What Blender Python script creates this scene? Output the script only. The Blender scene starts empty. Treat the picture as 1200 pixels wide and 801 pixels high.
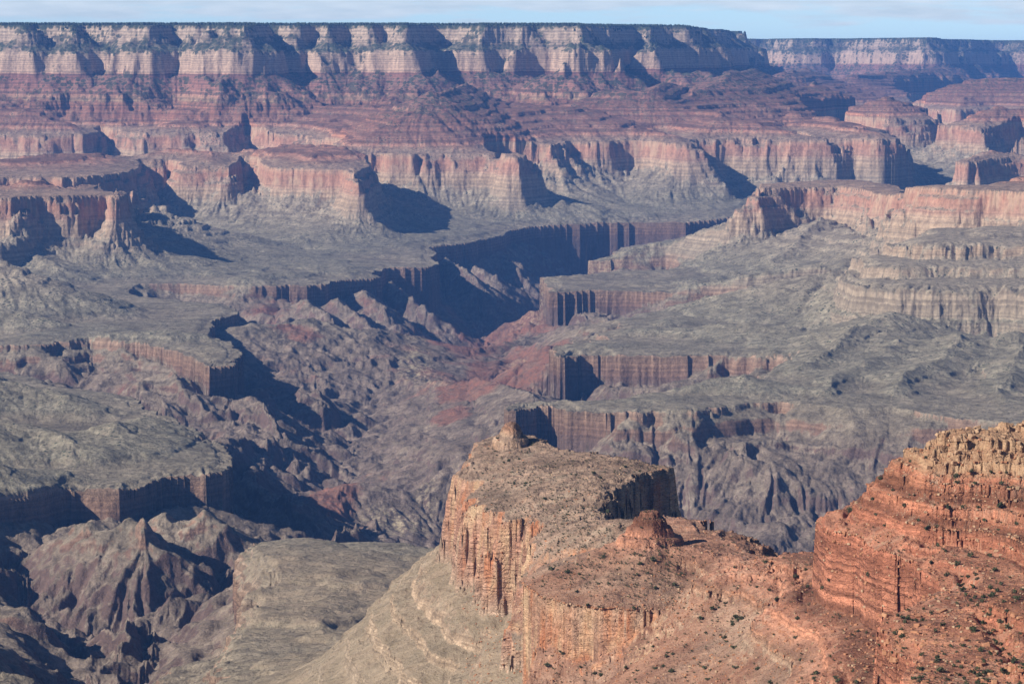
import bpy, math, os, random, time
import numpy as np
from concurrent.futures import ThreadPoolExecutor
T00 = time.time()
R = math.radians
scene = bpy.context.scene
COL = scene.collection

# ------------------------------------------------------------------ camera, light, air
FPX, CX, CY, HZ = 3500.0, 600.0, 400.5, 80.0        # focal length and horizon of the 1200 px photograph
PHI = math.atan((CY - HZ) / FPX)
CAMZ = 2200.0
cam = bpy.data.cameras.new("camera")
cam.lens = 105.0; cam.sensor_width = 36.0
cam.clip_start = 5.0; cam.clip_end = 250000.0
cam_o = bpy.data.objects.new("camera", cam); COL.objects.link(cam_o)
cam_o.location = (0, 0, CAMZ); cam_o.rotation_euler = (math.pi / 2 - PHI, 0, 0)
scene.camera = cam_o

SUN_EL = 31.0
SUN_V = (-0.90, -0.43)                               # plan direction towards the sun: left, a little behind the camera
sun = bpy.data.lights.new("sun", 'SUN'); sun.energy = 5.0; sun.angle = R(0.53); sun.color = (1.0, 0.93, 0.83)
sun_o = bpy.data.objects.new("sun", sun); COL.objects.link(sun_o)
sun_o.location = (-3000, -2000, 6000)
saz = math.atan2(SUN_V[0], SUN_V[1])                 # clockwise from +Y
sun_o.rotation_euler = (math.pi / 2 - R(SUN_EL), 0, math.pi - saz)

world = bpy.data.worlds.new("World"); scene.world = world; world.use_nodes = True
def build_world():
    nt = world.node_tree; N = nt.nodes; L = nt.links; N.clear()
    out = N.new("ShaderNodeOutputWorld"); bg = N.new("ShaderNodeBackground")
    sky = N.new("ShaderNodeTexSky"); sky.sky_type = 'NISHITA'; sky.sun_disc = False
    sky.sun_elevation = R(SUN_EL); sky.sun_rotation = saz % (2 * math.pi)
    sky.altitude = 2200; sky.air_density = 0.8; sky.dust_density = 0.1; sky.ozone_density = 4.0
    # thin stratus: streaks in sky direction space, higher cover a few degrees above the horizon
    tc = N.new("ShaderNodeTexCoord"); sep = N.new("ShaderNodeSeparateXYZ"); L.new(tc.outputs['Generated'], sep.inputs[0])
    mp = N.new("ShaderNodeMapping"); mp.inputs['Scale'].default_value = (22, 22, 190); L.new(tc.outputs['Generated'], mp.inputs[0])
    n1 = N.new("ShaderNodeTexNoise"); n1.inputs['Scale'].default_value = 1.0; n1.inputs['Detail'].default_value = 6; n1.inputs['Roughness'].default_value = 0.55
    L.new(mp.outputs[0], n1.inputs['Vector'])
    mp2 = N.new("ShaderNodeMapping"); mp2.inputs['Scale'].default_value = (60, 60, 420); L.new(tc.outputs['Generated'], mp2.inputs[0])
    n2 = N.new("ShaderNodeTexNoise"); n2.inputs['Scale'].default_value = 1.0; n2.inputs['Detail'].default_value = 4
    L.new(mp2.outputs[0], n2.inputs['Vector'])
    hz = N.new("ShaderNodeMapRange"); hz.inputs['From Min'].default_value = 0.0125; hz.inputs['From Max'].default_value = 0.0215
    hz.inputs['To Min'].default_value = -0.2; hz.inputs['To Max'].default_value = 0.13
    L.new(sep.outputs['Z'], hz.inputs['Value'])
    hz2 = N.new("ShaderNodeMapRange"); hz2.inputs['From Min'].default_value = 0.03; hz2.inputs['From Max'].default_value = 0.16
    hz2.inputs['To Min'].default_value = 0.0; hz2.inputs['To Max'].default_value = -0.5; L.new(sep.outputs['Z'], hz2.inputs['Value'])
    hz3 = N.new("ShaderNodeMath"); hz3.operation = 'ADD'; L.new(hz.outputs[0], hz3.inputs[0]); L.new(hz2.outputs[0], hz3.inputs[1]); hz = hz3
    add = N.new("ShaderNodeMath"); add.operation = 'ADD'; L.new(n1.outputs['Fac'], add.inputs[0]); L.new(hz.outputs[0], add.inputs[1])
    mr = N.new("ShaderNodeMapRange"); mr.inputs['From Min'].default_value = 0.40; mr.inputs['From Max'].default_value = 0.56
    L.new(add.outputs[0], mr.inputs['Value'])
    cc = N.new("ShaderNodeMix"); cc.data_type = 'RGBA'
    cc.inputs[6].default_value = (6.5, 8.0, 9.2, 1); cc.inputs[7].default_value = (13, 13.6, 14, 1); L.new(n2.outputs['Fac'], cc.inputs[0])
    mul = N.new("ShaderNodeMath"); mul.operation = 'MULTIPLY'; mul.inputs[1].default_value = 0.8; L.new(mr.outputs[0], mul.inputs[0])
    mix = N.new("ShaderNodeMix"); mix.data_type = 'RGBA'
    L.new(mul.outputs[0], mix.inputs[0]); low = N.new("ShaderNodeMapRange"); low.inputs['From Min'].default_value = 0.0; low.inputs['From Max'].default_value = 0.12; low.inputs['To Min'].default_value = 1.0; low.inputs['To Max'].default_value = 0.0
    L.new(sep.outputs['Z'], low.inputs['Value'])
    tint = N.new("ShaderNodeMix"); tint.data_type = 'RGBA'; tint.blend_type = 'MULTIPLY'; tint.inputs[7].default_value = (1.75, 1.85, 1.95, 1)
    L.new(low.outputs[0], tint.inputs[0]); L.new(sky.outputs[0], tint.inputs[6]); L.new(tint.outputs[2], mix.inputs[6]); L.new(cc.outputs[2], mix.inputs[7])
    bg.inputs['Strength'].default_value = 0.05
    L.new(mix.outputs[2], bg.inputs['Color']); L.new(bg.outputs[0], out.inputs['Surface'])
build_world()
vs = scene.view_settings
vs.view_transform = 'Standard'; vs.look = 'None'; vs.gamma = 1.0; vs.use_curve_mapping = False
vs.exposure = 0.62
scene.cycles.use_denoising = True
scene.cycles.max_bounces = 4; scene.cycles.diffuse_bounces = 2; scene.cycles.glossy_bounces = 1
scene.cycles.volume_bounces = 0

HAZE_DENSITY, HAZE_COL = 1.45e-5, (0.15, 0.38, 1.0, 1)

# ------------------------------------------------------------------ numpy tools
rng = np.random.RandomState(7)
POOL = ThreadPoolExecutor(4)
_G = rng.uniform(0, 2 * np.pi, (256, 256)).astype(np.float32)
_GX, _GY = np.cos(_G), np.sin(_G)
def _perlin(x, y):
    xi = np.floor(x); yi = np.floor(y)
    fx = (x - xi).astype(np.float32); fy = (y - yi).astype(np.float32)
    i0 = xi.astype(np.int32) & 255; j0 = yi.astype(np.int32) & 255; i1 = (i0 + 1) & 255; j1 = (j0 + 1) & 255
    u = fx * fx * fx * (fx * (fx * 6 - 15) + 10); v = fy * fy * fy * (fy * (fy * 6 - 15) + 10)
    a = _GX[i0, j0] * fx + _GY[i0, j0] * fy
    b = _GX[i1, j0] * (fx - 1) + _GY[i1, j0] * fy
    c = _GX[i0, j1] * fx + _GY[i0, j1] * (fy - 1)
    d = _GX[i1, j1] * (fx - 1) + _GY[i1, j1] * (fy - 1)
    a += u * (b - a); c += u * (d - c)
    return (a + v * (c - a)) * 1.5
def pmap(fn, *arrs):                                   # run fn over row chunks on four threads
    n = arrs[0].shape[0]; k = max(1, min(24, n))
    e = np.linspace(0, n, k + 1).astype(int)
    return np.concatenate(list(POOL.map(lambda i: fn(*[a[e[i]:e[i + 1]] for a in arrs]), range(k))), 0)
def noise(X, Y, lam, seed=0):
    ox, oy = (seed * 37.31) % 97, (seed * 71.77) % 89
    return pmap(lambda x, y: _perlin(x / lam + ox, y / lam + oy), X, Y)
def sstep(x, a, b):
    t = np.clip((x - a) / (b - a), 0, 1); return t * t * (3 - 2 * t)

# the beds dip: their height above the reference column varies across the canyon
OFF_D = [0, 3800, 5500, 15500, 17500, 18700, 20500, 22000, 25000, 30000, 40000, 90000]; OFF_V = [160, 160, 0, 0, 40, 100, 195, 235, 265, 300, 310, 310]
def sst(x, a, b):
    t = np.clip((x - a) / (b - a), 0, 1); return t * t * (3 - 2 * t)
def off0(Y): return np.interp(Y, OFF_D, OFF_V)
def swell(X, Y): return 100 * sst(X, 1000, 1300) * sst(Y, 8800, 9900) * (1 - sst(Y, 13200, 15000))   # the shales thicken under the right butte
def off(X, Y, s_): return off0(Y) + swell(X, Y) * np.clip((s_ - 1200) / 250.0, 0, 1)
def ray(px, py):
    v = (py - CY) / FPX
    return (px - CX) / FPX, math.cos(PHI) - v * math.sin(PHI), math.sin(PHI) + v * math.cos(PHI)
def un(px, py, s):                                     # photo feature at known stratum height -> plan position
    dx, a, b = ray(px, py); z = s
    for _ in range(60):
        t = (CAMZ - z) / b; t = max(900, min(t, 60000)); z = 0.7 * z + 0.3 * (s + float(off(t * dx, t * a, s)))
    return (t * dx, t * a)
def un_d(px, py, D):
    dx, a, b = ray(px, py); t = D / a
    return (t * dx, D, CAMZ - t * b)
def un_z(px, py, z): dx, a, b = ray(px, py); t = (CAMZ - z) / b; return (t * dx, t * a, z)
def pl(pts, s): return np.array([un(x, y, s) for x, y in pts])
def pd(pts): return np.array([((x - 600) / 3500.0 * d, d) for x, d in pts])

def seg_dist(x, y, P, closed=True):                    # distance, inside flag, arc position
    n = len(P); best = np.full(x.shape, 1e12, np.float32); ins = np.zeros(x.shape, bool)
    for i in range(n if closed else n - 1):
        ax, ay = P[i][:2]; bx, by = P[(i + 1) % n][:2]
        ex, ey = bx - ax, by - ay; q = ex * ex + ey * ey + 1e-9
        t = np.clip(((x - ax) * ex + (y - ay) * ey) / q, 0, 1)
        dx = x - ax - t * ex; dy = y - ay - t * ey
        best = np.minimum(best, dx * dx + dy * dy)
        if closed and ay != by:
            c = ((ay > y) != (by > y)) & (x < (bx - ax) * (y - ay) / (by - ay) + ax)
            ins ^= c
    return np.sqrt(best), ins
def sdf(x, y, P):                                      # negative inside
    d, i = seg_dist(x, y, P); return np.where(i, -d, d)
def crest(x, y, P, slope, conc=0.0):                   # P: x, y, z ; tent along a polyline
    best = np.full(x.shape, -1e9, np.float32)
    for i in range(len(P) - 1):
        ax, ay, az = P[i]; bx, by, bz = P[i + 1]
        ex, ey = bx - ax, by - ay; q = ex * ex + ey * ey + 1e-9
        t = np.clip(((x - ax) * ex + (y - ay) * ey) / q, 0, 1)
        d = np.hypot(x - ax - t * ex, y - ay - t * ey)
        best = np.maximum(best, az + t * (bz - az) - slope * d)
    return best

# ------------------------------------------------------------------ the grid: a fan that gets finer towards the viewpoint
Q = float(os.environ.get("TQ", "1.0"))
def fan():
    n1, n2, n3 = int(1400 * Q), int(1400 * Q), int(360 * Q)
    r = np.concatenate([np.geomspace(1250, 5600, n1, endpoint=False), np.geomspace(5600, 24500, n2, endpoint=False), np.geomspace(24500, 43000, n3, endpoint=False), np.geomspace(43000, 75000, int(50 * Q))])
    c0 = 615 / 3500.0; m = int(1260 * Q); w = int(110 * Q)
    mid = np.linspace(-c0, c0, m); st = mid[1] - mid[0]
    side = c0 + np.cumsum(st * np.geomspace(1, 13, w))
    u = np.concatenate([-side[::-1], mid, side])
    return r, u
rows, cols = fan()
NR, NC = len(rows), len(cols)
X = (rows[:, None] * cols[None, :]).astype(np.float32)
Y = np.repeat(rows[:, None], NC, 1).astype(np.float32)
print("grid", NR, NC, NR * NC)

# coarse companion grid for the distance fields
KC = 5
ri = np.unique(np.append(np.arange(0, NR, KC), NR - 1)); ci = np.unique(np.append(np.arange(0, NC, KC), NC - 1))
Xc = X[np.ix_(ri, ci)].astype(np.float64); Yc = Y[np.ix_(ri, ci)].astype(np.float64)
def up(a):                                             # bilinear coarse -> fine
    rr = np.interp(np.arange(NR), ri, np.arange(len(ri))); cc = np.interp(np.arange(NC), ci, np.arange(len(ci)))
    r0 = np.minimum(rr.astype(int), len(ri) - 2); c0 = np.minimum(cc.astype(int), len(ci) - 2)
    fr = (rr - r0).astype(np.float32)[:, None]; fc = (cc - c0).astype(np.float32)[None, :]
    a = a.astype(np.float32)
    b = a[r0] * (1 - fr) + a[r0 + 1] * fr
    return b[:, c0] * (1 - fc) + b[:, c0 + 1] * fc

# ------------------------------------------------------------------ layout of the canyon (strata heights in metres)
S_RW, S_TON = 1580, 1200

# edge of the inner gorge and its side canyons (everything below the brown Tapeats ledge)
GORGE = pl([(1500, 232), (1250, 228), (1100, 226), (1000, 234), (900, 242), (850, 252), (800, 258), (735, 261), (660, 263), (612, 266), (560, 283),
            (508, 289), (512, 311), (462, 312), (455, 322), (430, 325), (400, 331), (340, 331), (300, 333), (200, 330), (136, 332), (150, 343),
            (250, 353), (259, 368), (262, 382), (270, 388), (283, 395), (276, 410), (263, 425), (236, 428), (202, 412), (179, 401), (118, 398), (60, 403), (-60, 404),
            (-60, 418), (30, 440), (90, 452), (189, 462), (215, 478), (245, 500), (268, 522), (270, 543), (255, 553), (200, 554), (150, 570), (91, 569), (0, 582),
            (-50, 588), (-120, 620), (-110, 680), (-60, 720), (-25, 770), (-10, 830), (60, 980), (150, 985), (225, 870), (252, 801), (262, 770), (258, 730), (262, 700), (270, 662), (290, 647), (330, 632),
            (380, 627), (470, 632), (540, 655), (620, 690), (800, 690), (1000, 665), (1300, 640), (1900, 600), (1900, 500),
            (1400, 502), (1200, 494), (1130, 487), (1060, 478), (1000, 479), (930, 472), (880, 476), (830, 482), (760, 480), (700, 477), (650, 474), (618, 478),
            (626, 468), (700, 464), (830, 460), (900, 441), (930, 420), (870, 412), (780, 413), (690, 413), (640, 424),
            (650, 405), (700, 398), (722, 386), (695, 372), (720, 364), (800, 362), (1000, 361), (1018, 350), (1010, 343), (800, 340), (720, 338), (650, 340), (640, 332),
            (655, 322), (700, 318), (800, 315), (830, 309), (790, 303), (700, 304), (760, 285), (850, 262), (1000, 252), (1500, 250)], S_TON)

# edges of the Redwall cliffs
RW_N = pl([(-700, 156), (0, 156), (110, 156), (113, 150), (165, 151), (168, 155), (281, 155), (286, 149), (335, 152), (352, 158), (380, 160), (400, 166), (402, 176), (415, 178), (480, 178), (560, 179), (588, 181),
           (560, 170), (600, 168), (645, 168), (668, 164), (740, 163), (800, 166), (784, 155), (818, 161), (870, 161), (938, 161), (925, 150), (960, 157), (1022, 161), (1040, 150),
           (985, 146), (940, 128), (885, 127), (900, 123), (960, 124), (1062, 122), (1050, 113), (1100, 111), (1180, 110), (1500, 108)], S_RW)
RW_N = np.vstack([RW_N, [[40000, 70000], [-40000, 70000]]])
RW_F1 = np.vstack([pl([(-700, 232), (0, 230), (60, 228), (112, 227), (127, 229), (120, 219), (175, 213), (192, 214)], S_RW), pd([(180, 16050), (60, 15300), (-300, 15300), (-700, 15400)])])
RW_F2 = np.vstack([pl([(-700, 207), (40, 206), (95, 206), (128, 204), (162, 196), (150, 186), (210, 186), (215, 193), (262, 193), (273, 194), (262, 184), (300, 185), (310, 195), (360, 197), (405, 197), (427, 204)], S_RW),
                   pd([(405, 18300), (300, 18500), (160, 18700), (60, 17900), (-700, 18000)])])
RW_R = pd([(876, 15400), (880, 15500), (900, 15600), (940, 15780), (965, 15820), (985, 15720), (1012, 15600), (1030, 15250), (1043, 14600), (1058, 13900), (1075, 13350), (1120, 13050), (1200, 12850), (1500, 12600),
           (1500, 14300), (1200, 14000), (1095, 13950), (1070, 14700), (1045, 15800), (1000, 16250), (960, 16300), (885, 16050)])
RW_R2 = pl([(1132, 189), (1150, 184), (1180, 181), (1250, 180), (1600, 180)], S_RW)
RW_R2 = np.vstack([RW_R2, pd([(1600, 20400), (1300, 20200), (1150, 19800)])])
MID_R = pd([(1020, 12400), (1045, 12000), (1080, 11850), (1130, 11800), (1200, 11850), (1500, 11700), (1500, 12900), (1060, 12900)])
MID_R2 = pd([(1005, 12000), (1030, 11550), (1070, 11400), (1120, 11450), (1200, 11350), (1500, 11200), (1500, 12400), (1040, 12500)])
LOW_R = pd([(985, 11800), (1010, 11150), (1050, 10980), (1100, 10930), (1160, 11000), (1200, 10900), (1500, 10800), (1500, 11900), (1030, 12200)])
RW_X = [pd([(1075, 26500), (1110, 25800), (1160, 26200), (1230, 25500), (1500, 25500), (1500, 29500), (1090, 29500)]),
        pd([(1005, 22900), (1040, 22300), (1078, 22800), (1060, 23700), (1012, 23700)]),
        pd([(1108, 21500), (1150, 21050), (1185, 21500), (1500, 21300), (1500, 22400), (1130, 22300)]),
        pd([(905, 24600), (950, 24000), (985, 24700), (1000, 26000), (915, 26000)])]
# near butte with its ridge back towards the viewer
RW_B = np.vstack([pl([(566, 508), (553, 522), (545, 531), (552, 543), (565, 556), (580, 566), (595, 581), (620, 583), (636, 588), (630, 605), (620, 622), (630, 634), (650, 642), (650, 664), (646, 683)], S_RW),
                  pd([(634, 2560), (622, 2350), (620, 2100), (600, 1500), (600, 1000), (1900, 1000), (1900, 2500), (1300, 2750), (1060, 2680), (960, 2760)]),
                  pl([(900, 655), (872, 650), (856, 642), (842, 634), (822, 630), (800, 622), (770, 616), (745, 614), (724, 611), (713, 598), (714, 584), (728, 571), (750, 561), (772, 556), (780, 553), (776, 548), (745, 545), (715, 536), (690, 531), (655, 524), (640, 519), (615, 505), (590, 498)], S_RW)])

# north rim
RIM = pd([(-1500, 20300), (-300, 20500), (-120, 20400), (-60, 20700), (-20, 20650), (28, 20350), (50, 20700), (84, 20350), (92, 20750), (150, 20550), (168, 20300), (180, 20800), (235, 20500), (290, 20150),
          (297, 21000), (340, 21050), (352, 20600), (378, 20950), (396, 20550), (404, 20950), (440, 20700), (452, 21050), (478, 20550), (496, 21300), (548, 21250), (560, 20850), (600, 21000),
          (652, 20950), (668, 20600), (676, 22400), (740, 23300), (755, 22500), (768, 23600), (790, 25000), (806, 25200), (826, 28500), (845, 30500), (860, 39500),
          (900, 40500), (930, 39200), (980, 39600), (1030, 39000), (1084, 38000), (1100, 40500), (1160, 42000), (1300, 42000), (1700, 41000), (3500, 60000), (0, 110000), (-3500, 60000)])

RIM[:, :] *= (1 + np.where(RIM[:, 1] < 24000, 1450, 0) / RIM[:, 1])[:, None]

# red Supai outliers: crests (px, py, distance)
def cr(pts): return np.array([un_d(*p) for p in pts])
def ck(pts): return np.array([((px - 600) / 3500 * d, d, z) for px, d, z in pts])
def crz(pts): return np.array([un_z(*p) for p in pts])
SUPAI_CRESTS = [
    (cr([(492, 109, 19600), (505, 104, 19650), (518, 106, 19700), (530, 102, 20500), (545, 97, 21400)]), 0.48),
    (cr([(505, 110, 19600), (486, 124, 19400), (462, 138, 19200), (440, 152, 19000)]), 0.42),
    (cr([(515, 118, 19650), (545, 140, 19650), (580, 160, 19650)]), 0.42),
    (cr([(692, 106, 21000), (730, 103, 21000), (768, 104, 21000), (775, 95, 22300)]), 0.40),
    (cr([(800, 116, 21200), (850, 86, 22300), (870, 84, 23600), (880, 80, 25000)]), 0.36),
    (cr([(850, 87, 22300), (900, 98, 22600), (960, 110, 22500), (1000, 120, 22500)]), 0.36),
    (ck([(1130, 27200, 2110), (1300, 27000, 2130)]), 0.34), (ck([(1038, 23100, 1985), (1045, 23200, 1985)]), 0.36), (ck([(1158, 21750, 1935), (1260, 21800, 1960)]), 0.34), (ck([(950, 25000, 2080), (955, 25600, 2080)]), 0.36),
    (ck([(15, 22300, 2150), (25, 21000, 1880), (30, 20600, 1800)]), 0.40), (ck([(120, 22100, 2120), (135, 21200, 1900)]), 0.42), (ck([(205, 22300, 2150), (215, 21100, 1880), (225, 20700, 1800)]), 0.40),
    (ck([(298, 22000, 2160), (318, 21300, 1960), (330, 20800, 1830)]), 0.40), (ck([(385, 22300, 2150), (392, 21300, 1920), (400, 20600, 1800)]), 0.40), (ck([(590, 22500, 2160), (600, 21400, 1920), (610, 20500, 1800)]), 0.40),
    (ck([(650, 22500, 2160), (655, 21500, 1930)]), 0.42), (ck([(720, 23500, 2160), (715, 22300, 2080)]), 0.40), (ck([(60, 17900, 1720), (110, 17850, 1700)]), 0.22), (ck([(20, 15200, 1640), (100, 15600, 1620)]), 0.2), (ck([(330, 18400, 1745), (390, 18200, 1720)]), 0.2),
    (cr([(934, 131, 21400), (936, 131, 21350)]), 0.42),
    (cr([(150, 173, 18800), (172, 168, 18750), (195, 174, 18700)]), 0.25),
    (cr([(1140, 180, 19000), (1220, 174, 19200), (1500, 170, 19300)]), 0.25),
    (cr([(1120, 216, 13400), (1180, 208, 13600), (1300, 190, 13900), (1500, 180, 14000)]), 0.28),
    (cr([(920, 84, 28500), (945, 80, 33500)]), 0.35),
    (cr([(1000, 88, 32500), (1100, 78, 36500)]), 0.33),
]
# crests inside the gorge
GORGE_CRESTS = [
    (crz([(0, 712, 1050), (60, 728, 1045), (110, 742, 1030), (155, 765, 1010)]), 0.5),
    (cr([(168, 602, 6640), (170, 606, 6620)]), 2.2),
    (cr([(150, 600, 6700), (172, 622, 6600), (182, 660, 6500), (195, 700, 6420), (200, 730, 6350)]), 0.62),
    (cr([(200, 596, 6900), (262, 598, 6850), (300, 630, 6800)]), 0.62),
    (cr([(110, 600, 6750), (95, 640, 6650), (130, 690, 6500)]), 0.6),
    (cr([(272, 470, 9950), (292, 458, 9950), (322, 482, 9750), (352, 508, 9500), (392, 552, 9300)]), 0.60),
    (cr([(300, 560, 8100), (330, 590, 7900), (350, 610, 7800)]), 0.5),
    (cr([(400, 580, 8700), (450, 560, 8900), (505, 585, 8800)]), 0.28),
    (crz([(522, 300, 1175), (560, 325, 1095), (590, 352, 970), (602, 378, 850)]), 0.72),
    (crz([(575, 286, 1180), (610, 306, 1100), (634, 326, 990), (642, 346, 880)]), 0.72),
    (crz([(472, 326, 1170), (515, 358, 1060), (545, 392, 920), (558, 418, 820)]), 0.70),
    (crz([(400, 345, 1160), (432, 392, 1020), (445, 440, 880)]), 0.66),
    (crz([(545, 292, 1175), (585, 318, 1080), (612, 342, 960)]), 0.80),
    (crz([(640, 268, 1170), (660, 284, 1070), (668, 300, 960)]), 0.70),
    (crz([(740, 266, 1170), (745, 280, 1080), (735, 292, 970)]), 0.70),
    (crz([(-60, 632, 1118), (0, 626, 1120), (100, 612, 1128), (200, 596, 1135), (255, 590, 1130)]), 0.42),
    (crz([(435, 336, 1165), (470, 374, 1040), (488, 425, 870)]), 0.68),
    (cr([(345, 345, 13500), (372, 388, 12900), (415, 458, 11600)]), 0.58),
    (cr([(275, 380, 12000), (350, 372, 12200), (372, 395, 12000)]), 0.22),
    (cr([(270, 420, 11400), (330, 440, 11300), (385, 470, 10900)]), 0.25),
    (cr([(690, 372, 12700), (600, 395, 12700), (540, 410, 12400), (490, 432, 12000)]), 0.30),
    (cr([(640, 462, 9900), (560, 440, 11000), (470, 445, 11500)]), 0.28),
    (cr([(640, 470, 9300), (600, 490, 9400), (560, 505, 9600)]), 0.4),
]
# spurs and hills standing on the platform
HILL_CRESTS = [
    (cr([(-150, 285, 12700), (0, 306, 12500), (60, 332, 12350), (120, 352, 12250)]), 0.33),
    (crz([(-40, 358, 1275), (35, 360, 1275), (70, 372, 1240)]), 0.36),
    (crz([(-80, 420, 1330), (0, 436, 1300), (60, 450, 1270), (120, 468, 1236), (165, 474, 1215)]), 0.28),
    (crz([(-80, 480, 1310), (0, 490, 1290), (60, 500, 1270), (110, 520, 1240), (140, 532, 1215)]), 0.28),
    (crz([(-80, 535, 1260), (0, 545, 1250), (70, 548, 1230)]), 0.22),
    (crz([(140, 500, 1262), (190, 490, 1250), (215, 498, 1225)]), 0.26),
    (crz([(120, 390, 1228), (200, 385, 1232), (250, 392, 1216)]), 0.16),
    (crz([(300, 320, 1240), (380, 316, 1225)]), 0.2),
    (crz([(820, 325, 1235), (880, 318, 1250), (950, 322, 1260)]), 0.22),
    (crz([(740, 385, 1216), (830, 378, 1240), (930, 380, 1262)]), 0.2),
    (crz([(700, 452, 1216), (800, 450, 1228), (900, 440, 1250)]), 0.2),
    (crz([(1040, 365, 1320), (1000, 385, 1285), (960, 425, 1236)]), 0.26),
    (crz([(1040, 270, 1520), (1000, 300, 1420), (955, 330, 1310), (915, 345, 1250)]), 0.24),
    (crz([(1110, 390, 1290), (1092, 430, 1244), (1070, 462, 1214)]), 0.24),
    (crz([(1180, 390, 1290), (1195, 430, 1244), (1205, 465, 1214)]), 0.24),
    (crz([(1045, 392, 1275), (1018, 430, 1234), (990, 462, 1212)]), 0.22),
    (cr([(870, 250, 15600), (800, 276, 15700), (720, 296, 15800)]), 0.32),
    (cr([(960, 255, 15400), (935, 285, 14700), (900, 305, 14300)]), 0.30),
    (cr([(1000, 262, 15000), (1010, 300, 13800), (960, 330, 13300)]), 0.28),
    (crz([(580, 205, 1500), (600, 225, 1400), (640, 245, 1310)]), 0.30),
    (crz([(690, 222, 1420), (665, 240, 1335), (630, 255, 1270)]), 0.28),
    (crz([(430, 215, 1480), (455, 240, 1360), (472, 262, 1270)]), 0.32),
    (crz([(300, 215, 1470), (320, 240, 1365), (330, 262, 1285)]), 0.32),
    (crz([(520, 212, 1490), (530, 235, 1380), (540, 258, 1290)]), 0.32),
    (crz([(190, 268, 1350), (230, 285, 1285), (290, 300, 1240)]), 0.30),
    (crz([(130, 288, 1310), (170, 300, 1260), (215, 318, 1215)]), 0.32),
    (crz([(20, 268, 1430), (30, 290, 1340), (60, 312, 1270)]), 0.32),
    (crz([(370, 665, 1262), (360, 700, 1262), (380, 760, 1290)]), 0.085),
]
CREEKS = [
    (ck([(760, 18600, 790), (690, 17200, 785), (610, 16200, 780), (585, 15100, 778), (545, 14200, 776), (490, 13300, 774), (455, 12700, 772), (428, 12000, 770), (470, 11200, 768), (512, 10600, 766), (518, 10000, 765),
         (490, 9300, 764), (500, 8600, 762), (540, 7800, 760), (600, 7300, 760), (900, 7200, 760), (1300, 7400, 760), (1900, 7600, 760)]), 0.62),
    (ck([(490, 9300, 764), (420, 8600, 800), (340, 7900, 850), (270, 7300, 900), (225, 6700, 960), (190, 6380, 1000), (100, 6500, 1010), (0, 6700, 1080)]), 0.55),
    (ck([(190, 6380, 1000), (150, 5700, 1020), (110, 5300, 1030), (100, 4900, 1050)]), 0.6),
    (ck([(428, 12000, 770), (380, 11500, 850), (330, 10900, 900), (292, 10500, 970), (200, 10500, 1070), (60, 10900, 1140)]), 0.5),
    (ck([(455, 12700, 772), (400, 12900, 860), (330, 13000, 960), (220, 13300, 1060), (150, 13600, 1130)]), 0.5),
    (ck([(300, 8700, 850), (250, 9000, 960), (200, 9300, 1050)]), 0.6),
    (ck([(270, 6900, 930), (150, 6900, 1020), (30, 6750, 1040)]), 0.6),
    (ck([(518, 10000, 765), (590, 10500, 860), (635, 10100, 1000), (800, 9950, 1110), (900, 10200, 1160)]), 0.4),
    (ck([(545, 14200, 776), (620, 13700, 900), (700, 13000, 1060), (900, 13000, 1140)]), 0.4),
]
# foreground surface control points: (px, py, distance)
def dz(px, py, z): dx, a, b = ray(px, py); t = (CAMZ - z) / b; return (t * dx, t * a, z)
FG = [dz(*p) for p in [(566, 510, 1733), (553, 526, 1731), (600, 513, 1740), (640, 525, 1741), (690, 538, 1744), (740, 552, 1746), (775, 556, 1744), (560, 556, 1724), (595, 581, 1722), (640, 560, 1738),
      (700, 570, 1745), (636, 590, 1728), (660, 620, 1740), (622, 628, 1722), (650, 642, 1730), (646, 683, 1726), (700, 610, 1748), (700, 650, 1752), (680, 694, 1722), (720, 692, 1728), (790, 686, 1742),
      (745, 620, 1758), (765, 640, 1768), (800, 645, 1764), (830, 668, 1768), (880, 656, 1772), (920, 655, 1776), (950, 648, 1786), (790, 600, 1750),
      (695, 708, 1722), (720, 718, 1718), (760, 712, 1724), (705, 742, 1706), (672, 765, 1652), (640, 772, 1622), (650, 800, 1622), (760, 780, 1706), (850, 760, 1724), (900, 720, 1752), (800, 720, 1735), (950, 780, 1768), (850, 801, 1722), (700, 801, 1668), (930, 690, 1772)]]
FG += [un_d(*p) for p in [(958, 690, 2310), (958, 650, 2320), (962, 615, 2330), (980, 600, 2300), (1010, 578, 2275), (1030, 558, 2262), (1060, 538, 2250), (1090, 520, 2240), (1115, 512, 2245), (1150, 510, 2250), (1200, 508, 2235), (1300, 500, 2230),
      (1090, 560, 2200), (1150, 600, 2170), (1150, 650, 2120), (1100, 690, 2085), (1200, 640, 2090), (1200, 690, 1990), (1150, 700, 2050), (1050, 640, 2190), (1010, 640, 2250), (1030, 600, 2240), (1055, 712, 2150), (1000, 715, 2240), (1000, 760, 2090), (1060, 760, 2010),
      (1120, 714, 1900), (1200, 692, 1850), (1060, 742, 1930), (1012, 782, 1960), (1000, 803, 1960), (1200, 801, 1660), (1100, 801, 1780), (1150, 760, 1770), (1200, 900, 1450), (1000, 900, 1650), (850, 900, 1850), (700, 900, 2150), (1400, 700, 1850), (1400, 900, 1450)]]
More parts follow.
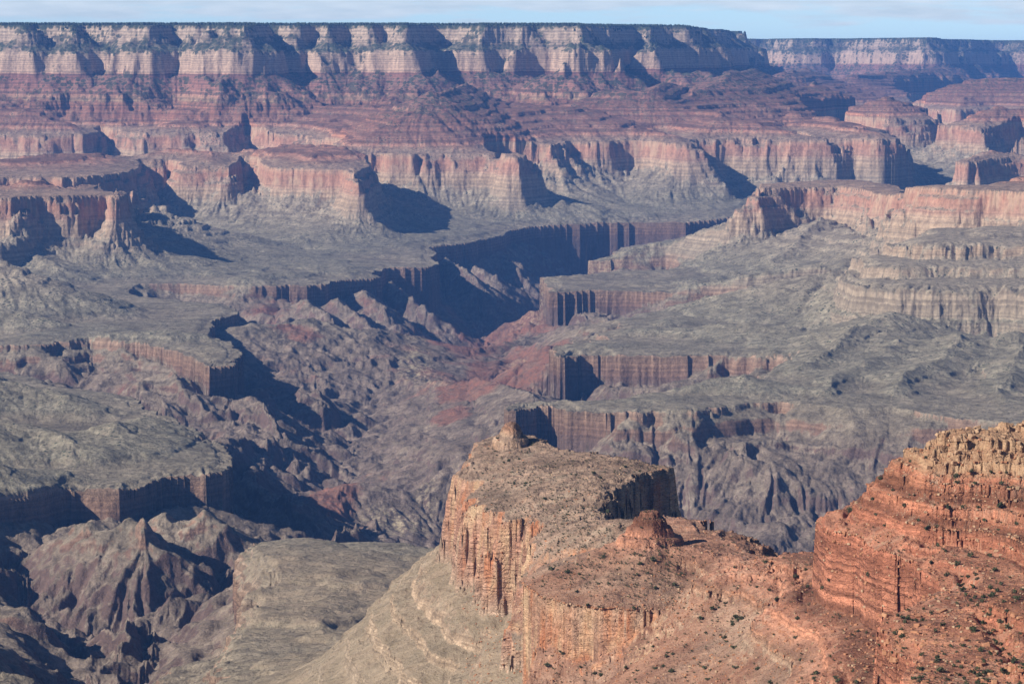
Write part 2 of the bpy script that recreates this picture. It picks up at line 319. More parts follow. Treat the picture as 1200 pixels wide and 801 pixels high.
FG += [((px - 600) / 3500 * d, d, z) for px, d, z in [(1140, 2420, 1870), (1140, 2620, 1780), (1300, 2420, 1890), (1000, 2480, 1790), (1040, 2360, 1850), (900, 2700, 1755), (1000, 2700, 1750), (1300, 2750, 1760), (1600, 2300, 1950), (1600, 2800, 1760),
      (500, 2900, 1640), (560, 2500, 1620), (500, 3400, 1690), (500, 3900, 1700), (800, 4000, 1735), (850, 3000, 1740), (560, 2000, 1640), (560, 1500, 1700), (1000, 1300, 1790), (1900, 1500, 1960), (850, 1300, 1750)]]
FG = np.array(FG)
def rbf_fit(P, c=25.0):
    x = P[:, :2]; d = np.sqrt(((x[:, None] - x[None]) ** 2).sum(-1) + c * c)
    return np.linalg.solve(d - np.eye(len(P)) * 14.0, P[:, 2] - 1740)
FGW = rbf_fit(FG)
def fg_surface(x, y):
    z = np.full(x.shape, 1740.0)
    for (px, py, _), w in zip(FG, FGW): z += w * np.sqrt((x - px) ** 2 + (y - py) ** 2 + 625.0)
    return z

# ------------------------------------------------------------------ profiles (distance outwards from an edge -> stratum height)
PR_RW = ([-1, 0, 9, 14, 20, 50, 55, 85, 90, 130, 134, 300, 500, 700, 1000, 1600, 2600, 9000],
         [1581, 1580, 1508, 1502, 1462, 1446, 1428, 1418, 1403, 1392, 1382, 1322, 1266, 1236, 1218, 1206, 1198, 1180])
PR_B = ([-1, 0, 7, 11, 24, 30, 48, 58, 66, 118, 123, 220, 400, 600, 1000, 1500, 3000, 9000],
        [1581, 1580, 1540, 1534, 1458, 1453, 1444, 1436, 1430, 1408, 1404, 1366, 1322, 1288, 1244, 1216, 1196, 1180])
PR_RIM = ([-1, 0, 14, 34, 44, 70, 80, 175, 200, 250, 420, 440, 520, 530, 610, 620, 720, 730, 900, 1300, 4000],
          [v - 160 for v in (2441, 2440, 2410, 2396, 2362, 2350, 2330, 2275, 2268, 2104, 2016, 1996, 1962, 1940, 1900, 1882, 1838, 1822, 1760, 1690, 1500)])
PR_G = ([-1, 0, 8, 12, 20, 60, 66, 110, 330, 520, 750, 1600, 5000],
        [1200.5, 1200, 1164, 1160, 1134, 1116, 1104, 1082, 955, 845, 780, 757, 750])
PR_GS = ([-1, 0, 15, 25, 60, 66, 130, 330, 520, 750, 1600, 5000], [1200.5, 1200, 1190, 1183, 1160, 1150, 1110, 925, 805, 765, 755, 750])
PR_RW2 = ([-1, 0, 7, 40, 47, 72, 79, 100, 106, 134, 300, 500, 700, 1000, 1600, 2600, 9000],
          [1581, 1580, 1548, 1534, 1492, 1480, 1446, 1432, 1412, 1386, 1326, 1268, 1237, 1218, 1206, 1198, 1180])
PR_G2 = ([-1, 0, 6, 42, 50, 95, 103, 140, 330, 520, 750, 1600, 5000], [1200.5, 1200, 1178, 1166, 1134, 1118, 1096, 1080, 960, 848, 782, 757, 750])
def ip(x, P): return pmap(lambda a: np.interp(a, P[0], P[1]).astype(np.float32), x)

# ------------------------------------------------------------------ height field
def warp(amp_mul=1.0):
    wx = np.zeros_like(Xc); wy = np.zeros_like(Yc)
    k = sstep(Yc, 3000, 9000)
    for lam, amp, s in ((1900, 110, 1), (800, 60, 2), (350, 26, 3)):
        wx += noise(Xc, Yc, lam, s) * amp; wy += noise(Xc, Yc, lam, s + 10) * amp
    k = 0.12 + 0.88 * k
    return Xc + wx * k, Yc + wy * k
XW, YW = warp()
def par(jobs): return [f.result() for f in [POOL.submit(*j) for j in jobs]]
dG, dN, dR, dR2, dL, dB, dRim, dF1, dF2, dM, dM2, *dXs = par([(sdf, XW, YW, P) for P in (GORGE, RW_N, RW_R, RW_R2, LOW_R)] + [(sdf, Xc + (XW - Xc) * 0.4, Yc + (YW - Yc) * 0.4, RW_B), (sdf, XW, YW, RIM), (sdf, XW, YW, RW_F1), (sdf, XW, YW, RW_F2), (sdf, XW, YW, MID_R), (sdf, XW, YW, MID_R2)] + [(sdf, XW, YW, P) for P in RW_X])
dN = np.minimum(dN, np.min(dXs, 0))
# dG: negative inside the gorge, positive on the platform
supai = np.max(par([(crest, XW, YW, P, s) for P, s in SUPAI_CRESTS]), 0)
gcr = np.max(par([(crest, XW, YW, P, s) for P, s in GORGE_CRESTS]), 0)
hcr = np.max(par([(crest, XW, YW, P, s) for P, s in HILL_CRESTS]), 0)
rcr = -np.max(par([(crest, XW, YW, P * np.array([1, 1, -1]), s) for P, s in CREEKS]), 0)
fgs = fg_surface(Xc + (XW - Xc) * 0.3, Yc + (YW - Yc) * 0.3)
print("fields", time.time() - T00)
dG, dN, dR, dR2, dL, dB, dRim, supai, gcr, fgs, hcr, rcr, dM, dM2, dF1, dF2 = map(up, (dG, dN, dR, dR2, dL, dB, dRim, supai, gcr, fgs, hcr, rcr, dM, dM2, dF1, dF2))
OFF0 = off0(Y).astype(np.float32); SWL = swell(X, Y).astype(np.float32)
def to_s(z):
    z = z - OFF0; return np.where(z < 1200, z, np.where(z > 1450 + SWL, z - SWL, 1200 + (z - 1200) * 250 / (250 + SWL))).astype(np.float32)
def to_z(s_): return (s_ + OFF0 + SWL * np.clip((s_ - 1200) / 250.0, 0, 1)).astype(np.float32)
supai = to_s(supai); hcr = to_s(hcr); gcr = to_s(gcr); fgs = to_s(fgs)

CELL = np.broadcast_to((Y * np.float32(1 / 3500.0)), Y.shape)   # metres per photo pixel
def cut(lam): return np.clip((lam / CELL - 2.5) / 3.0, 0, 1)
# scallops and buttresses that shape every cliff line
mod1 = 0.35 + 1.3 * sstep(noise(X, Y, 2100, 28), -0.45, 0.5); mod2 = 0.3 + 1.4 * sstep(noise(X, Y, 700, 29), -0.4, 0.45)
sc = np.zeros_like(X); fine = np.zeros_like(X)
for lam, amp, s in ((1150, 130, 21), (430, 55, 22), (170, 20, 23)):
    n = noise(X, Y, lam, s); sc += amp * (np.abs(n) * 1.9 - 0.55) * (mod1 if lam > 800 else mod2)
for lam, amp, s in ((75, 9, 24), (34, 4.2, 25), (15, 2.0, 26), (7, 1.0, 27)):
    n = noise(X, Y, lam, s); fine += amp * (np.abs(n) * 2.2 - 0.6) * cut(lam) * mod2
blk = noise(X, Y, 520, 31); und = noise(X, Y, 1400, 32); u2 = noise(X, Y, 260, 33); u3 = noise(X, Y, 95, 34); u4 = noise(X, Y, 40, 35)
print("noise", time.time() - T00)

def plan_spots(lst, s):
    a = np.zeros_like(X)
    for px, py, rx, ry, k in lst:                      # ellipses in plan
        cx_, cy_ = un(px, py, s); sx = rx * cy_ / 3500.0
        _, y0 = un(px, py - ry, s); _, y1 = un(px, py + ry, s); sy = abs(y0 - y1) / 2
        a = np.maximum(a, k * np.exp(-(((X - cx_) / sx) ** 2 + ((Y - cy_) / sy) ** 2) ** 1.4))
    return a.astype(np.float32)
def cells(X, Y, lx, ly, seed):                         # one random value per irregular joint block
    r_ = np.random.RandomState(seed); J1 = r_.rand(128, 128).astype(np.float32); J2 = r_.rand(128, 128).astype(np.float32); V = r_.rand(128, 128).astype(np.float32)
    def f(x, y):
        x = x / lx; y = y / ly; xi = np.floor(x).astype(np.int32); yi = np.floor(y).astype(np.int32)
        best = np.full(x.shape, 9, np.float32); val = np.zeros(x.shape, np.float32)
        for i in (-1, 0, 1):
            for j in (-1, 0, 1):
                a = (xi + i) & 127; b_ = (yi + j) & 127
                d = np.abs(xi + i + J1[a, b_] - x) + np.abs(yi + j + J2[a, b_] - y); m = d < best
                best = np.where(m, d, best); val = np.where(m, V[a, b_], val)
        return val - 0.5
    return pmap(f, X, Y)
nearrow = int(np.searchsorted(rows, 5300))
B1 = np.zeros_like(X); B2 = np.zeros_like(X)
B1[:nearrow] = cells(X[:nearrow], Y[:nearrow], 14, 14, 5); B2[:nearrow] = cells(X[:nearrow], Y[:nearrow], 5, 5, 6)
B3 = cells(X, Y, 85, 85, 8) * cut(60) * 1.9 + cells(X, Y, 36, 36, 9) * cut(40) * 0.45
near = sstep(Y, 5200, 3900)                            # 1 in the foreground
nB = (dB < 900) & (Y < 5200)
scn = sc * 0.11 + fine * 1.3 + 7 * B1 + 3.5 * B2 + 9 * (np.abs(u3) * 1.9 - 0.5)
# Redwall cliff line
d_far = np.minimum(np.minimum(np.minimum(dN, np.minimum(dF1, dF2) - sc * 0.75), dR - sc * 1.0), dR2 + sc * -0.4) + sc * (0.75 + 0.5 * sstep(Y, 9000, 15000)) + fine * 0.7 + 5 * B3 + 8 * (np.abs(u3) * 2 - .5)
dB2 = dB + scn
d_rw = np.minimum(d_far, dB2)
rn = np.abs(noise(X, Y, 330, 91)) * 1.9 - 0.5; rn2 = np.abs(noise(X, Y, 150, 92)) * 1.9 - 0.5
s_rimf = ip(dRim + sc * 1.2 + fine * 0.6 + 55 * rn + 22 * rn2, PR_RIM)

nb_k = sstep(Y, 17000, 18200)
inside = 1580 + np.minimum(np.maximum(-d_rw - 30, 0) * (0.03 + 0.21 * nb_k), 40 + 110 * nb_k) + 6 * u2 + 3 * u3
ledge = 5 * np.sin(noise(X, Y, 2500, 41) * 9)
supai2 = supai + 9 * u2 + 3 * u3 + 14 * blk
upper = np.maximum(np.maximum(s_rimf, supai2), inside)
fgs2 = fgs + 2.4 * u3 + 1.0 * u4 + fine * 0.12 + 1.2 * u2 + (3.0 * B1 + 1.7 * B2) * (0.35 + 0.65 * sstep(noise(X, Y, 130, 71), -0.3, 0.2))
isB = dB2 < d_far
upper = np.where(isB & (Y < 5000), fgs2, upper)
def terrace(s, edges, off_):
    """edges: (bottom, top, share) cliff bands; between them the slope takes the rest"""
    xs, ys = [], []
    for b, t, w in edges:
        c = 0.5 * (b + t); h = (t - b) * w * 0.5
        xs += [c - h, c + h]; ys += [b, t]
    xs = [edges[0][0] - 60] + xs + [edges[-1][1] + 60]; ys = [edges[0][0] - 60] + ys + [edges[-1][1] + 60]
    o = np.argsort(xs); xs = np.array(xs)[o]; ys = np.array(ys)[o]
    e = s + off_
    r = pmap(lambda a: np.interp(a, xs, ys).astype(np.float32), e) - off_
    m = (e > xs[0]) & (e < xs[-1])
    return np.where(m, r, s)
SUP = [(1752, 1760, .25), (1772, 1779, .2), (1790, 1850, .05), (1858, 1866, .2), (1874, 1880, .2), (1888, 1897, .25), (1903, 1911, .3), (1916, 1923, .4), (1938, 1950, .3), (1962, 1970, .3), (1984, 1996, .25)]
SUPF = [(1772, 1784, .2), (1806, 1820, .2), (1838, 1856, .2), (1880, 1898, .2), (1918, 1930, .25), (1950, 1980, .2), (1996, 2004, .3), (2030, 2040, .4)]
SUP = [(a - 160, b_ - 160, c) for a, b_, c in SUP]; SUPF = [(a - 160, b_ - 160, c) for a, b_, c in SUPF]
up_near = terrace(upper, SUP, 2.5 * noise(X, Y, 420, 44) + 1.2 * noise(X, Y, 60, 45))
fr = up_near / 7.0 + 0.5 * noise(X, Y, 300, 47) + 0.25 * noise(X, Y, 45, 48); fl = np.floor(fr); ft = fr - fl
am = 0.95 * sstep(noise(X, Y, 160, 49), -0.5, 0.0)
up_near = up_near + 7.0 * (np.clip((ft - 0.5) / 0.14 + 0.5, 0, 1) - ft) * am * sstep(up_near, 1598, 1612) * (1 - 0.85 * sstep(up_near, 1626, 1632) * (1 - sstep(up_near, 1688, 1692)))
up_far = terrace(upper, SUPF, ledge)
upper = np.where(Y < 5000, up_near, up_far)
va = sstep(noise(X, Y, 540, 93) + 0.4 * noise(X, Y, 170, 94), -0.12, 0.12)
dB3 = np.where(dB2 > 26, 26 + (dB2 - 26) * 0 + np.maximum(dB + scn * 0.3 - 26, 0) + 1e-3, dB2)
def rwp(d): return ip(d, PR_RW) * (1 - va) + ip(d, PR_RW2) * va
prw = np.maximum(rwp(d_far + 40 * und), ip(dB3, PR_B))
prw = np.where(d_far < 60, rwp(d_far), prw)
prw = np.where((d_far >= 60) & (d_far < 160), np.maximum(rwp(d_far + 40 * und * sstep(d_far, 60, 160)), ip(dB3, PR_B)), prw)
s1 = np.where(d_rw > 0, np.minimum(upper, prw), upper)
# gentle muav / bright angel ledges
low = ip(dL + sc * 0.35 + fine, ([-1, 0, 9, 22, 32, 62, 70, 95, 103, 300, 5000], [1343, 1342, 1312, 1304, 1274, 1264, 1240, 1230, 1214, 1190, 900]))
low = low + np.minimum(np.maximum(-dL, 0) * 0.03, 30)
low = np.maximum(low, ip(dM + sc * 0.3 + fine, ([-400, 0, 8, 14, 22, 60, 66, 400, 5000], [1440, 1418, 1396, 1390, 1370, 1358, 1344, 1230, 900])))
low = np.maximum(low, ip(dM2 + sc * 0.3 + fine, ([-400, 0, 8, 14, 22, 60, 66, 400, 5000], [1390, 1376, 1358, 1352, 1334, 1324, 1314, 1200, 900])))
# platform: relax towards the Tonto level near the gorge edge
dGe = dG + sc * 0.50 * (0.35 + 0.65 * sstep(Y, 5500, 9000)) + fine * (1.0 - 0.75 * sstep(Y, 9000, 13000)) + 9 * (np.abs(u3) * 2 - .5) * (1 - 0.5 * sstep(Y, 11000, 14000)) + 14 * u2
w = np.clip(dGe / 950.0, 0, 1) ** 0.8
hills = (20 * und + 18 * blk + 9 * u2 + 2.0 * u3 - 7 * np.abs(noise(X, Y, 330, 36))) * np.clip(dGe / 220.0, 0, 1)
w = w + (1 - w) * sstep(s1, 1320, 1440)
mus = np.where(s1 < 1440, 1200 + (s1 - 1200) * w + hills * sstep(s1, 1420, 1280), s1)
mus = np.maximum(mus, np.minimum(np.maximum(low, hcr + 12 * u2 + 6 * u3 + 2 * u4), 1200 + 1.2 * np.maximum(dGe, 0)))
s2 = np.where(dGe > 0, mus, 1200)
s2 = terrace(s2, [(1212, 1219, .3), (1246, 1251, .3), (1290, 1296, .35), (1326, 1334, .3), (1354, 1369, .3), (1386, 1400, .3), (1412, 1422, .25), (1430, 1440, .25)], 10 * noise(X, Y, 1800, 46) + 3 * u2)
g = np.maximum(-dGe, 0)
rid = np.abs(noise(X, Y, 620, 51)); rid2 = np.abs(noise(X, Y, 260, 52)); rid3 = np.abs(noise(X, Y, 110, 53))
bankR = plan_spots([(860, 560, 340, 65, 1)], 1000)
steepL = plan_spots([(550, 318, 125, 42, 1), (700, 262, 90, 12, 1), (455, 345, 60, 40, .9), (285, 420, 60, 40, .7), (150, 620, 160, 60, .6)], 1100)
kk = (0.50 + 0.50 * steepL) * (1 + 0.25 * blk) * (1 - 0.25 * bankR)
gd = np.minimum(g, 24) + np.maximum(g - 24, 0) * kk
brk = sstep(noise(X, Y, 430, 58) + 0.5 * noise(X, Y, 150, 59), 0.0, 0.30) * 0.9
brk = np.maximum(brk, 0.35 * sstep(Y, 11500, 14000))
hk = 1 + 0.35 * noise(X, Y, 700, 57)
vb_ = sstep(noise(X, Y, 480, 95) + 0.4 * noise(X, Y, 140, 96), -0.1, 0.15)
sg = (ip(gd, PR_G) * (1 - vb_) + ip(gd, PR_G2) * vb_) * (1 - brk) + ip(gd, PR_GS) * brk
bank = plan_spots([(575, 440, 110, 80, 1), (450, 575, 90, 45, .8)], 950)
deep = np.clip(g / 260.0, 0, 1) * (1 - 0.72 * bank) * (1 - 0.55 * bankR)
sg += deep * (-95 * (rid - 0.25) - 40 * (rid2 - 0.22) - 13 * (rid3 - 0.2)) * 1.25
deep0 = np.clip(g / 260.0, 0, 1)
sg = np.minimum(sg, rcr + (25 + 60 * deep0) * (rid2 + 0.7 * rid3 - 0.3) + 45 * deep0 * (rid - 0.2) + 12 * blk)
shal = plan_spots([(850, 351, 190, 14, 1), (690, 358, 50, 14, .9), (800, 440, 180, 19, 1), (780, 309, 90, 6, 1), (60, 425, 120, 16, 1), (190, 342, 80, 8, .9), (345, 580, 80, 20, .55)], 1110)
sg = np.maximum(sg, 755 + 350 * np.clip(shal * 1.25, 0, 1) + 12 * blk * shal)
gc = gcr + deep * (-20 * (rid2 - 0.2) - 26 * (rid3 - 0.2) - 10 * (np.abs(u4) - 0.2)) * 1.1
gc += 3 * u4
sg = np.where(g > 0, np.maximum(sg, np.minimum(gc, 1210)), sg)
sg = terrace(sg, [(1040, 1052, .3), (985, 993, .35)][::-1], 40 * und)
S = np.where(g > 0, np.minimum(s2, sg), s2)
spire = crest(X, Y, GORGE_CRESTS[1][0], 1.5)
S = np.maximum(S, spire + fine * 0.8)
capm = sstep(S, 1742, 1752) * (Y < 3000)
S = S + capm * (3.0 * B1 + 1.8 * B2)
S = S.astype(np.float32)
Z = to_z(S)
print("height", time.time() - T00)
# ------------------------------------------------------------------ gullies and spurs that run straight down the slopes
def blur(a, n=1):
    for _ in range(n):
        p = np.pad(a, 1, mode='edge'); a = (p[:-2, 1:-1] + p[2:, 1:-1] + 2 * a) * 0.25
        p = np.pad(a, 1, mode='edge'); a = (p[1:-1, :-2] + p[1:-1, 2:] + 2 * a) * 0.25
    return a
def downslope(nb_):
    z = blur(Z[np.ix_(ri, ci)].astype(np.float64), nb_)
    dzr, dzc = np.gradient(z); yr = np.gradient(Yc, axis=0); xr = np.gradient(Xc, axis=0); xc = np.gradient(Xc, axis=1)
    gx = dzc / xc; gy = (dzr - gx * xr) / yr
    m = np.hypot(gx, gy) + 1e-6
    return up(gx / m), up(gy / m), up(m)
def lic(dx, dy, lam, L, seed, n=9):
    acc = np.zeros_like(X)
    for k in np.linspace(-1, 1, n):
        acc += noise(X + dx * (k * L * 0.5), Y + dy * (k * L * 0.5), lam, seed) * (1 - 0.5 * abs(k))
    return acc / n * 2.0
WASH = np.zeros_like(X)
dx3, dy3, m3 = downslope(3); dx1, dy1, m1 = downslope(1)
soft = np.interp(S, [740, 1060, 1120, 1190, 1215, 1260, 1440, 1462, 1485, 1575, 1600, 1630, 1850, 1935, 1950, 2100, 2115, 2165, 2180, 2280],
                 [1.5, 1.4, .6, .3, .5, .8, 1.0, .5, .25, .25, .5, .7, .8, .8, .3, .3, .8, .8, .3, .1]).astype(np.float32)
sl3 = np.clip((m3 - 0.06) / 0.45, 0, 1); sl1 = np.clip((m1 - 0.08) / 0.45, 0, 1)
for lam, L_, amp, sd, dx_, dy_, sl_ in ((150, 620, 27, 81, dx3, dy3, sl3), (62, 360, 15, 82, dx3, dy3, sl3), (30, 200, 8.5, 83, dx1, dy1, sl1), (12, 70, 2.2, 84, dx1, dy1, sl1)):
    n = lic(dx_, dy_, lam, L_, sd)
    if lam in (62, 30): WASH = np.maximum(WASH, np.clip(1 - np.abs(n) / 0.055, 0, 1) * (1 if lam > 60 else .7))
    Z -= (1.0 - np.minimum(np.abs(n) * 3.4, 1.6)) * amp * soft * sl_ * (cut(lam) if lam < 60 else 1) * (0.55 if lam > 60 else 0.8) * (1 - 0.72 * near)
print("streaks", time.time() - T00)
S = to_s(Z)
# knob at the tip of the near butte, small stepped butte on its back
kx, ky = un(600, 519, 1577)
kd = np.hypot((X - kx) / 1.25, (Y - ky) / 2.2) + fine * 0.4 + u4 * 1.2 + 1.5 * B1 + 1.0 * B2
S = np.where(kd < 60, np.maximum(S, np.interp(kd, [0, 6, 10, 12, 17, 19, 30], [1605, 1602, 1596, 1588, 1584, 1578, 0]).astype(np.float32)), S)
mx, my, mz = dz(762, 640, 1762)
md = np.hypot((X - mx) / 1.3, (Y - my) / 1.7) + fine * 0.2 + u3 * 4 + 1.2 * B1 + 0.8 * B2
S = np.where((md < 90) & (Y < 5000), np.maximum(S, np.interp(md, [0, 6, 7, 11, 12.5, 15, 16.5, 22, 23.5, 31, 32, 40, 41, 52, 53, 64, 90], [1636, 1635, 1630, 1629, 1622, 1621, 1614, 1611, 1605, 1601, 1598, 1595, 1592, 1589, 1587, 1583, 1570])), S)
Z = to_z(S)
# small rock and scree relief
rough = fine
det = np.zeros_like(X)
for lam, amp, s in ((75, 1.4, 65), (42, 1.2, 66), (26, 1.1, 61), (11, .55, 62), (5, .32, 63), (2.4, .2, 64)):
    det += noise(X, Y, lam, s) * amp * cut(lam * 1.3)
Z += det * np.where(Y < 4500, 0.5, 0.9)
STR = to_s(Z)
print("detail", time.time() - T00)

# ------------------------------------------------------------------ materials
def ramp(N, L, src, stops, interp='LINEAR'):
    r = N.new("ShaderNodeValToRGB"); cr_ = r.color_ramp; cr_.interpolation = interp
    while len(cr_.elements) < len(stops): cr_.elements.new(0.5)
    for e, (p, c) in zip(cr_.elements, stops): e.position = p; e.color = (*c, 1)
    L.new(src, r.inputs[0]); return r.outputs[0]
class NB:
    def __init__(s, name):
        s.m = bpy.data.materials.new(name); s.m.use_nodes = True; s.N = s.m.node_tree.nodes; s.L = s.m.node_tree.links; s.N.clear()
    def lk(s, v, inp):
        if hasattr(v, 'is_linked') or isinstance(v, bpy.types.NodeSocket): s.L.new(v, inp)
        else: inp.default_value = v
    def math(s, op, a, b=0.0, c=None, clamp=False):
        n = s.N.new("ShaderNodeMath"); n.operation = op; n.use_clamp = clamp; s.lk(a, n.inputs[0]); s.lk(b, n.inputs[1])
        if c is not None: s.lk(c, n.inputs[2])
        return n.outputs[0]
    def mix(s, f, a, b, mode='MIX'):
        n = s.N.new("ShaderNodeMix"); n.data_type = 'RGBA'; n.blend_type = mode; n.clamp_factor = True
        s.lk(f, n.inputs[0]); s.lk(a if not isinstance(a, tuple) else (*a, 1), n.inputs[6]); s.lk(b if not isinstance(b, tuple) else (*b, 1), n.inputs[7]); return n.outputs[2]
    def mr(s, v, a, b, c=0.0, d=1.0, smooth=True):
        n = s.N.new("ShaderNodeMapRange"); n.interpolation_type = 'SMOOTHSTEP' if smooth else 'LINEAR'
        s.lk(v, n.inputs[0]); n.inputs[1].default_value = a; n.inputs[2].default_value = b; n.inputs[3].default_value = c; n.inputs[4].default_value = d; return n.outputs[0]
    def noise(s, vec, scale, detail=4, rough=0.55, sc3=None):
        if sc3:
            mp = s.N.new("ShaderNodeMapping"); mp.inputs['Scale'].default_value = sc3; s.L.new(vec, mp.inputs[0]); vec = mp.outputs[0]
        n = s.N.new("ShaderNodeTexNoise"); n.inputs['Scale'].default_value = scale; n.inputs['Detail'].default_value = detail; n.inputs['Roughness'].default_value = rough
        s.L.new(vec, n.inputs['Vector']); return n.outputs['Fac']
    def attr(s, name):
        n = s.N.new("ShaderNodeAttribute"); n.attribute_name = name; return n.outputs['Fac']

def hexl(r, g, b): return tuple((c / 255.0) ** 2.2 for c in (r, g, b))
def rock_material():
    b = NB("canyon_rock"); N, L = b.N, b.L
    geo = N.new("ShaderNodeNewGeometry"); pos = geo.outputs['Position']
    sn = N.new("ShaderNodeSeparateXYZ"); L.new(geo.outputs['Normal'], sn.inputs[0])
    up_ = b.math('ABSOLUTE', sn.outputs['Z'])
    st = b.attr('stratum'); red0 = b.attr('red_shale'); fgm = b.attr('foreground'); pale = b.attr('pale_sand')
    big = b.noise(pos, 0.0012, 4); med = b.noise(pos, 0.008, 5, .6); fin = b.noise(pos, 0.06, 5, .65); mic = b.noise(pos, 0.35, 4, .7); fn2 = b.noise(pos, 0.022, 6, .7)
    red = b.math('MULTIPLY', red0, 1.0); red = b.mr(b.math('ADD', red0, b.math('MULTIPLY', b.math('SUBTRACT', b.noise(pos, 0.004, 6, .7), .5), 1.3)), .38, .62)
    # strata height with a small wobble so that bands wander and pinch
    sw = b.math('ADD', st, b.math('MULTIPLY', b.math('SUBTRACT', med, 0.5), 22.0))
    sw = b.math('ADD', sw, b.math('MULTIPLY', b.math('SUBTRACT', fin, 0.5), 6.0))
    t = b.math('DIVIDE', b.math('SUBTRACT', sw, 740.0), 1760.0)
    P = lambda s: (s - 740) / 1760.0
    cliff = ramp(N, L, t, [(P(760), (.11, .078, .070)), (P(1100), (.13, .088, .074)), (P(1125), (.16, .10, .075)), (P(1165), (.235, .150, .105)), (P(1205), (.27, .19, .135)), (P(1235), (.25, .205, .15)),
        (P(1330), (.30, .235, .17)), (P(1410), (.35, .255, .175)), (P(1452), (.38, .27, .19)), (P(1472), (.37, .22, .155)), (P(1530), (.38, .20, .135)), (P(1568), (.42, .26, .175)), (P(1585), (.41, .29, .2)),
        (P(1598), (.34, .17, .105)), (P(1626), (.33, .14, .085)), (P(1690), (.32, .125, .075)), (P(1720), (.35, .145, .085)), (P(1745), (.37, .165, .095)), (P(1758), (.46, .31, .18)), (P(1800), (.36, .18, .12)), (P(1850), (.32, .14, .10)), (P(1935), (.28, .12, .09)),
        (P(1948), (.42, .29, .21)), (P(2105), (.41, .30, .22)), (P(2120), (.24, .18, .14)), (P(2172), (.37, .28, .21)), (P(2280), (.36, .28, .21))])
    talus = ramp(N, L, t, [(P(760), (.148, .110, .092)), (P(900), (.142, .108, .090)), (P(1100), (.162, .126, .098)), (P(1190), (.185, .155, .113)), (P(1215), (.185, .166, .122)), (P(1260), (.205, .180, .130)),
        (P(1330), (.245, .205, .150)), (P(1440), (.26, .215, .16)), (P(1500), (.27, .19, .14)), (P(1585), (.26, .175, .125)), (P(1615), (.27, .125, .08)), (P(1740), (.26, .105, .062)), (P(1840), (.22, .10, .07)),
        (P(1900), (.19, .095, .07)), (P(1950), (.18, .115, .085)), (P(2020), (.20, .155, .12)), (P(2110), (.10, .095, .065)), (P(2180), (.12, .10, .075)), (P(2276), (.05, .06, .035)), (P(2285), (.035, .05, .028))])
    # cliffs on the near ridge keep strong orange; thin ledge bands in the layered units
    wv = N.new("ShaderNodeTexNoise"); wv.noise_dimensions = '1D'; wv.inputs['Scale'].default_value = 1.0; wv.inputs['Detail'].default_value = 1.5; wv.inputs['Roughness'].default_value = 0.7
    L.new(b.math('MULTIPLY', sw, 0.075), wv.inputs['W'])
    wv2 = N.new("ShaderNodeTexNoise"); wv2.noise_dimensions = '1D'; wv2.inputs['Scale'].default_value = 1.0; wv2.inputs['Detail'].default_value = 3
    L.new(b.math('MULTIPLY', sw, 0.32), wv2.inputs['W'])
    band = b.mr(wv.outputs['Fac'], .35, .65, .80, 1.19); band2 = b.mr(wv2.outputs['Fac'], .35, .65, .80, 1.15)
    band2 = b.math('ADD', 1.0, b.math('MULTIPLY', b.math('SUBTRACT', band2, 1.0), fgm))
    streak = b.noise(pos, 1.0, 4, .6, (0.03, 0.03, 0.004)); streak_f = b.mr(streak, .35, .68, .82, 1.14)
    def scale(c, f): 
        n = N.new("ShaderNodeVectorMath"); n.operation = 'SCALE'; L.new(c, n.inputs[0]); b.lk(f, n.inputs['Scale']); return n.outputs[0]
    rwm = b.math('MULTIPLY', b.mr(st, 1455, 1490), b.mr(st, 1585, 1565))
    lay = b.mr(st, 1085, 1135)
    bb = b.math('ADD', 1.0, b.math('MULTIPLY', lay, b.math('MULTIPLY', b.math('SUBTRACT', 1.0, b.math('MULTIPLY', rwm, .75)), b.math('SUBTRACT', b.math('MULTIPLY', band, band2), 1.0))))
    cl = scale(cliff, b.math('MULTIPLY', b.math('MULTIPLY', bb, streak_f), b.mr(fin, .3, .7, .82, 1.18)))
    # desert varnish and cream stains on the Redwall
    vmask = b.mr(b.noise(pos, 1.0, 5, .6, (0.012, 0.012, 0.005)), .50, .64)
    cl = b.mix(b.math('MULTIPLY', b.math('MULTIPLY', vmask, rwm), .5), cl, (.50, .37, .25))
    # shale slope variation
    ta = scale(talus, b.math('MULTIPLY', b.mr(med, .3, .7, .80, 1.2), b.mr(fin, .3, .7, .82, 1.18)))
    ta = scale(ta, b.mr(mic, .3, .7, .78, 1.22)); ta = scale(ta, b.mr(fn2, .34, .66, .70, 1.28)); ta = scale(ta, b.math('ADD', 1.0, b.math('MULTIPLY', lay, b.math('MULTIPLY', b.math('SUBTRACT', band, 1.0), .35))))
    ta = b.mix(b.math('MULTIPLY', fgm, b.math('MULTIPLY', b.mr(st, 1180, 1230), b.mr(st, 1500, 1440))), ta, b.mix(b.mr(b.noise(pos, 0.02, 5, .65), .35, .65), (.20, .155, .105), (.30, .225, .155)))
    wash = b.attr('wash'); ta = b.mix(b.math('MULTIPLY', wash, b.mr(med, .35, .6, .1, .5)), ta, (.33, .27, .20))
    # rock outcrop by steepness, ragged
    sl = b.math('ADD', up_, b.math('MULTIPLY', b.math('SUBTRACT', fin, .5), .30))
    rockf = b.mr(sl, .80, .62)
    # Supai and hermit: red shows through talus
    col = b.mix(rockf, ta, cl)
    col = b.mix(b.math('MULTIPLY', red, b.mr(med, .3, .6, .45, .85)), col, b.mix(b.mr(fin, .35, .65), (.15, .085, .068), (.235, .098, .066)))
    col = b.mix(b.math('MULTIPLY', pale, b.mr(fin, .45, .6)), col, (.36, .30, .2))
    spx = N.new("ShaderNodeSeparateXYZ"); L.new(pos, spx.inputs[0])
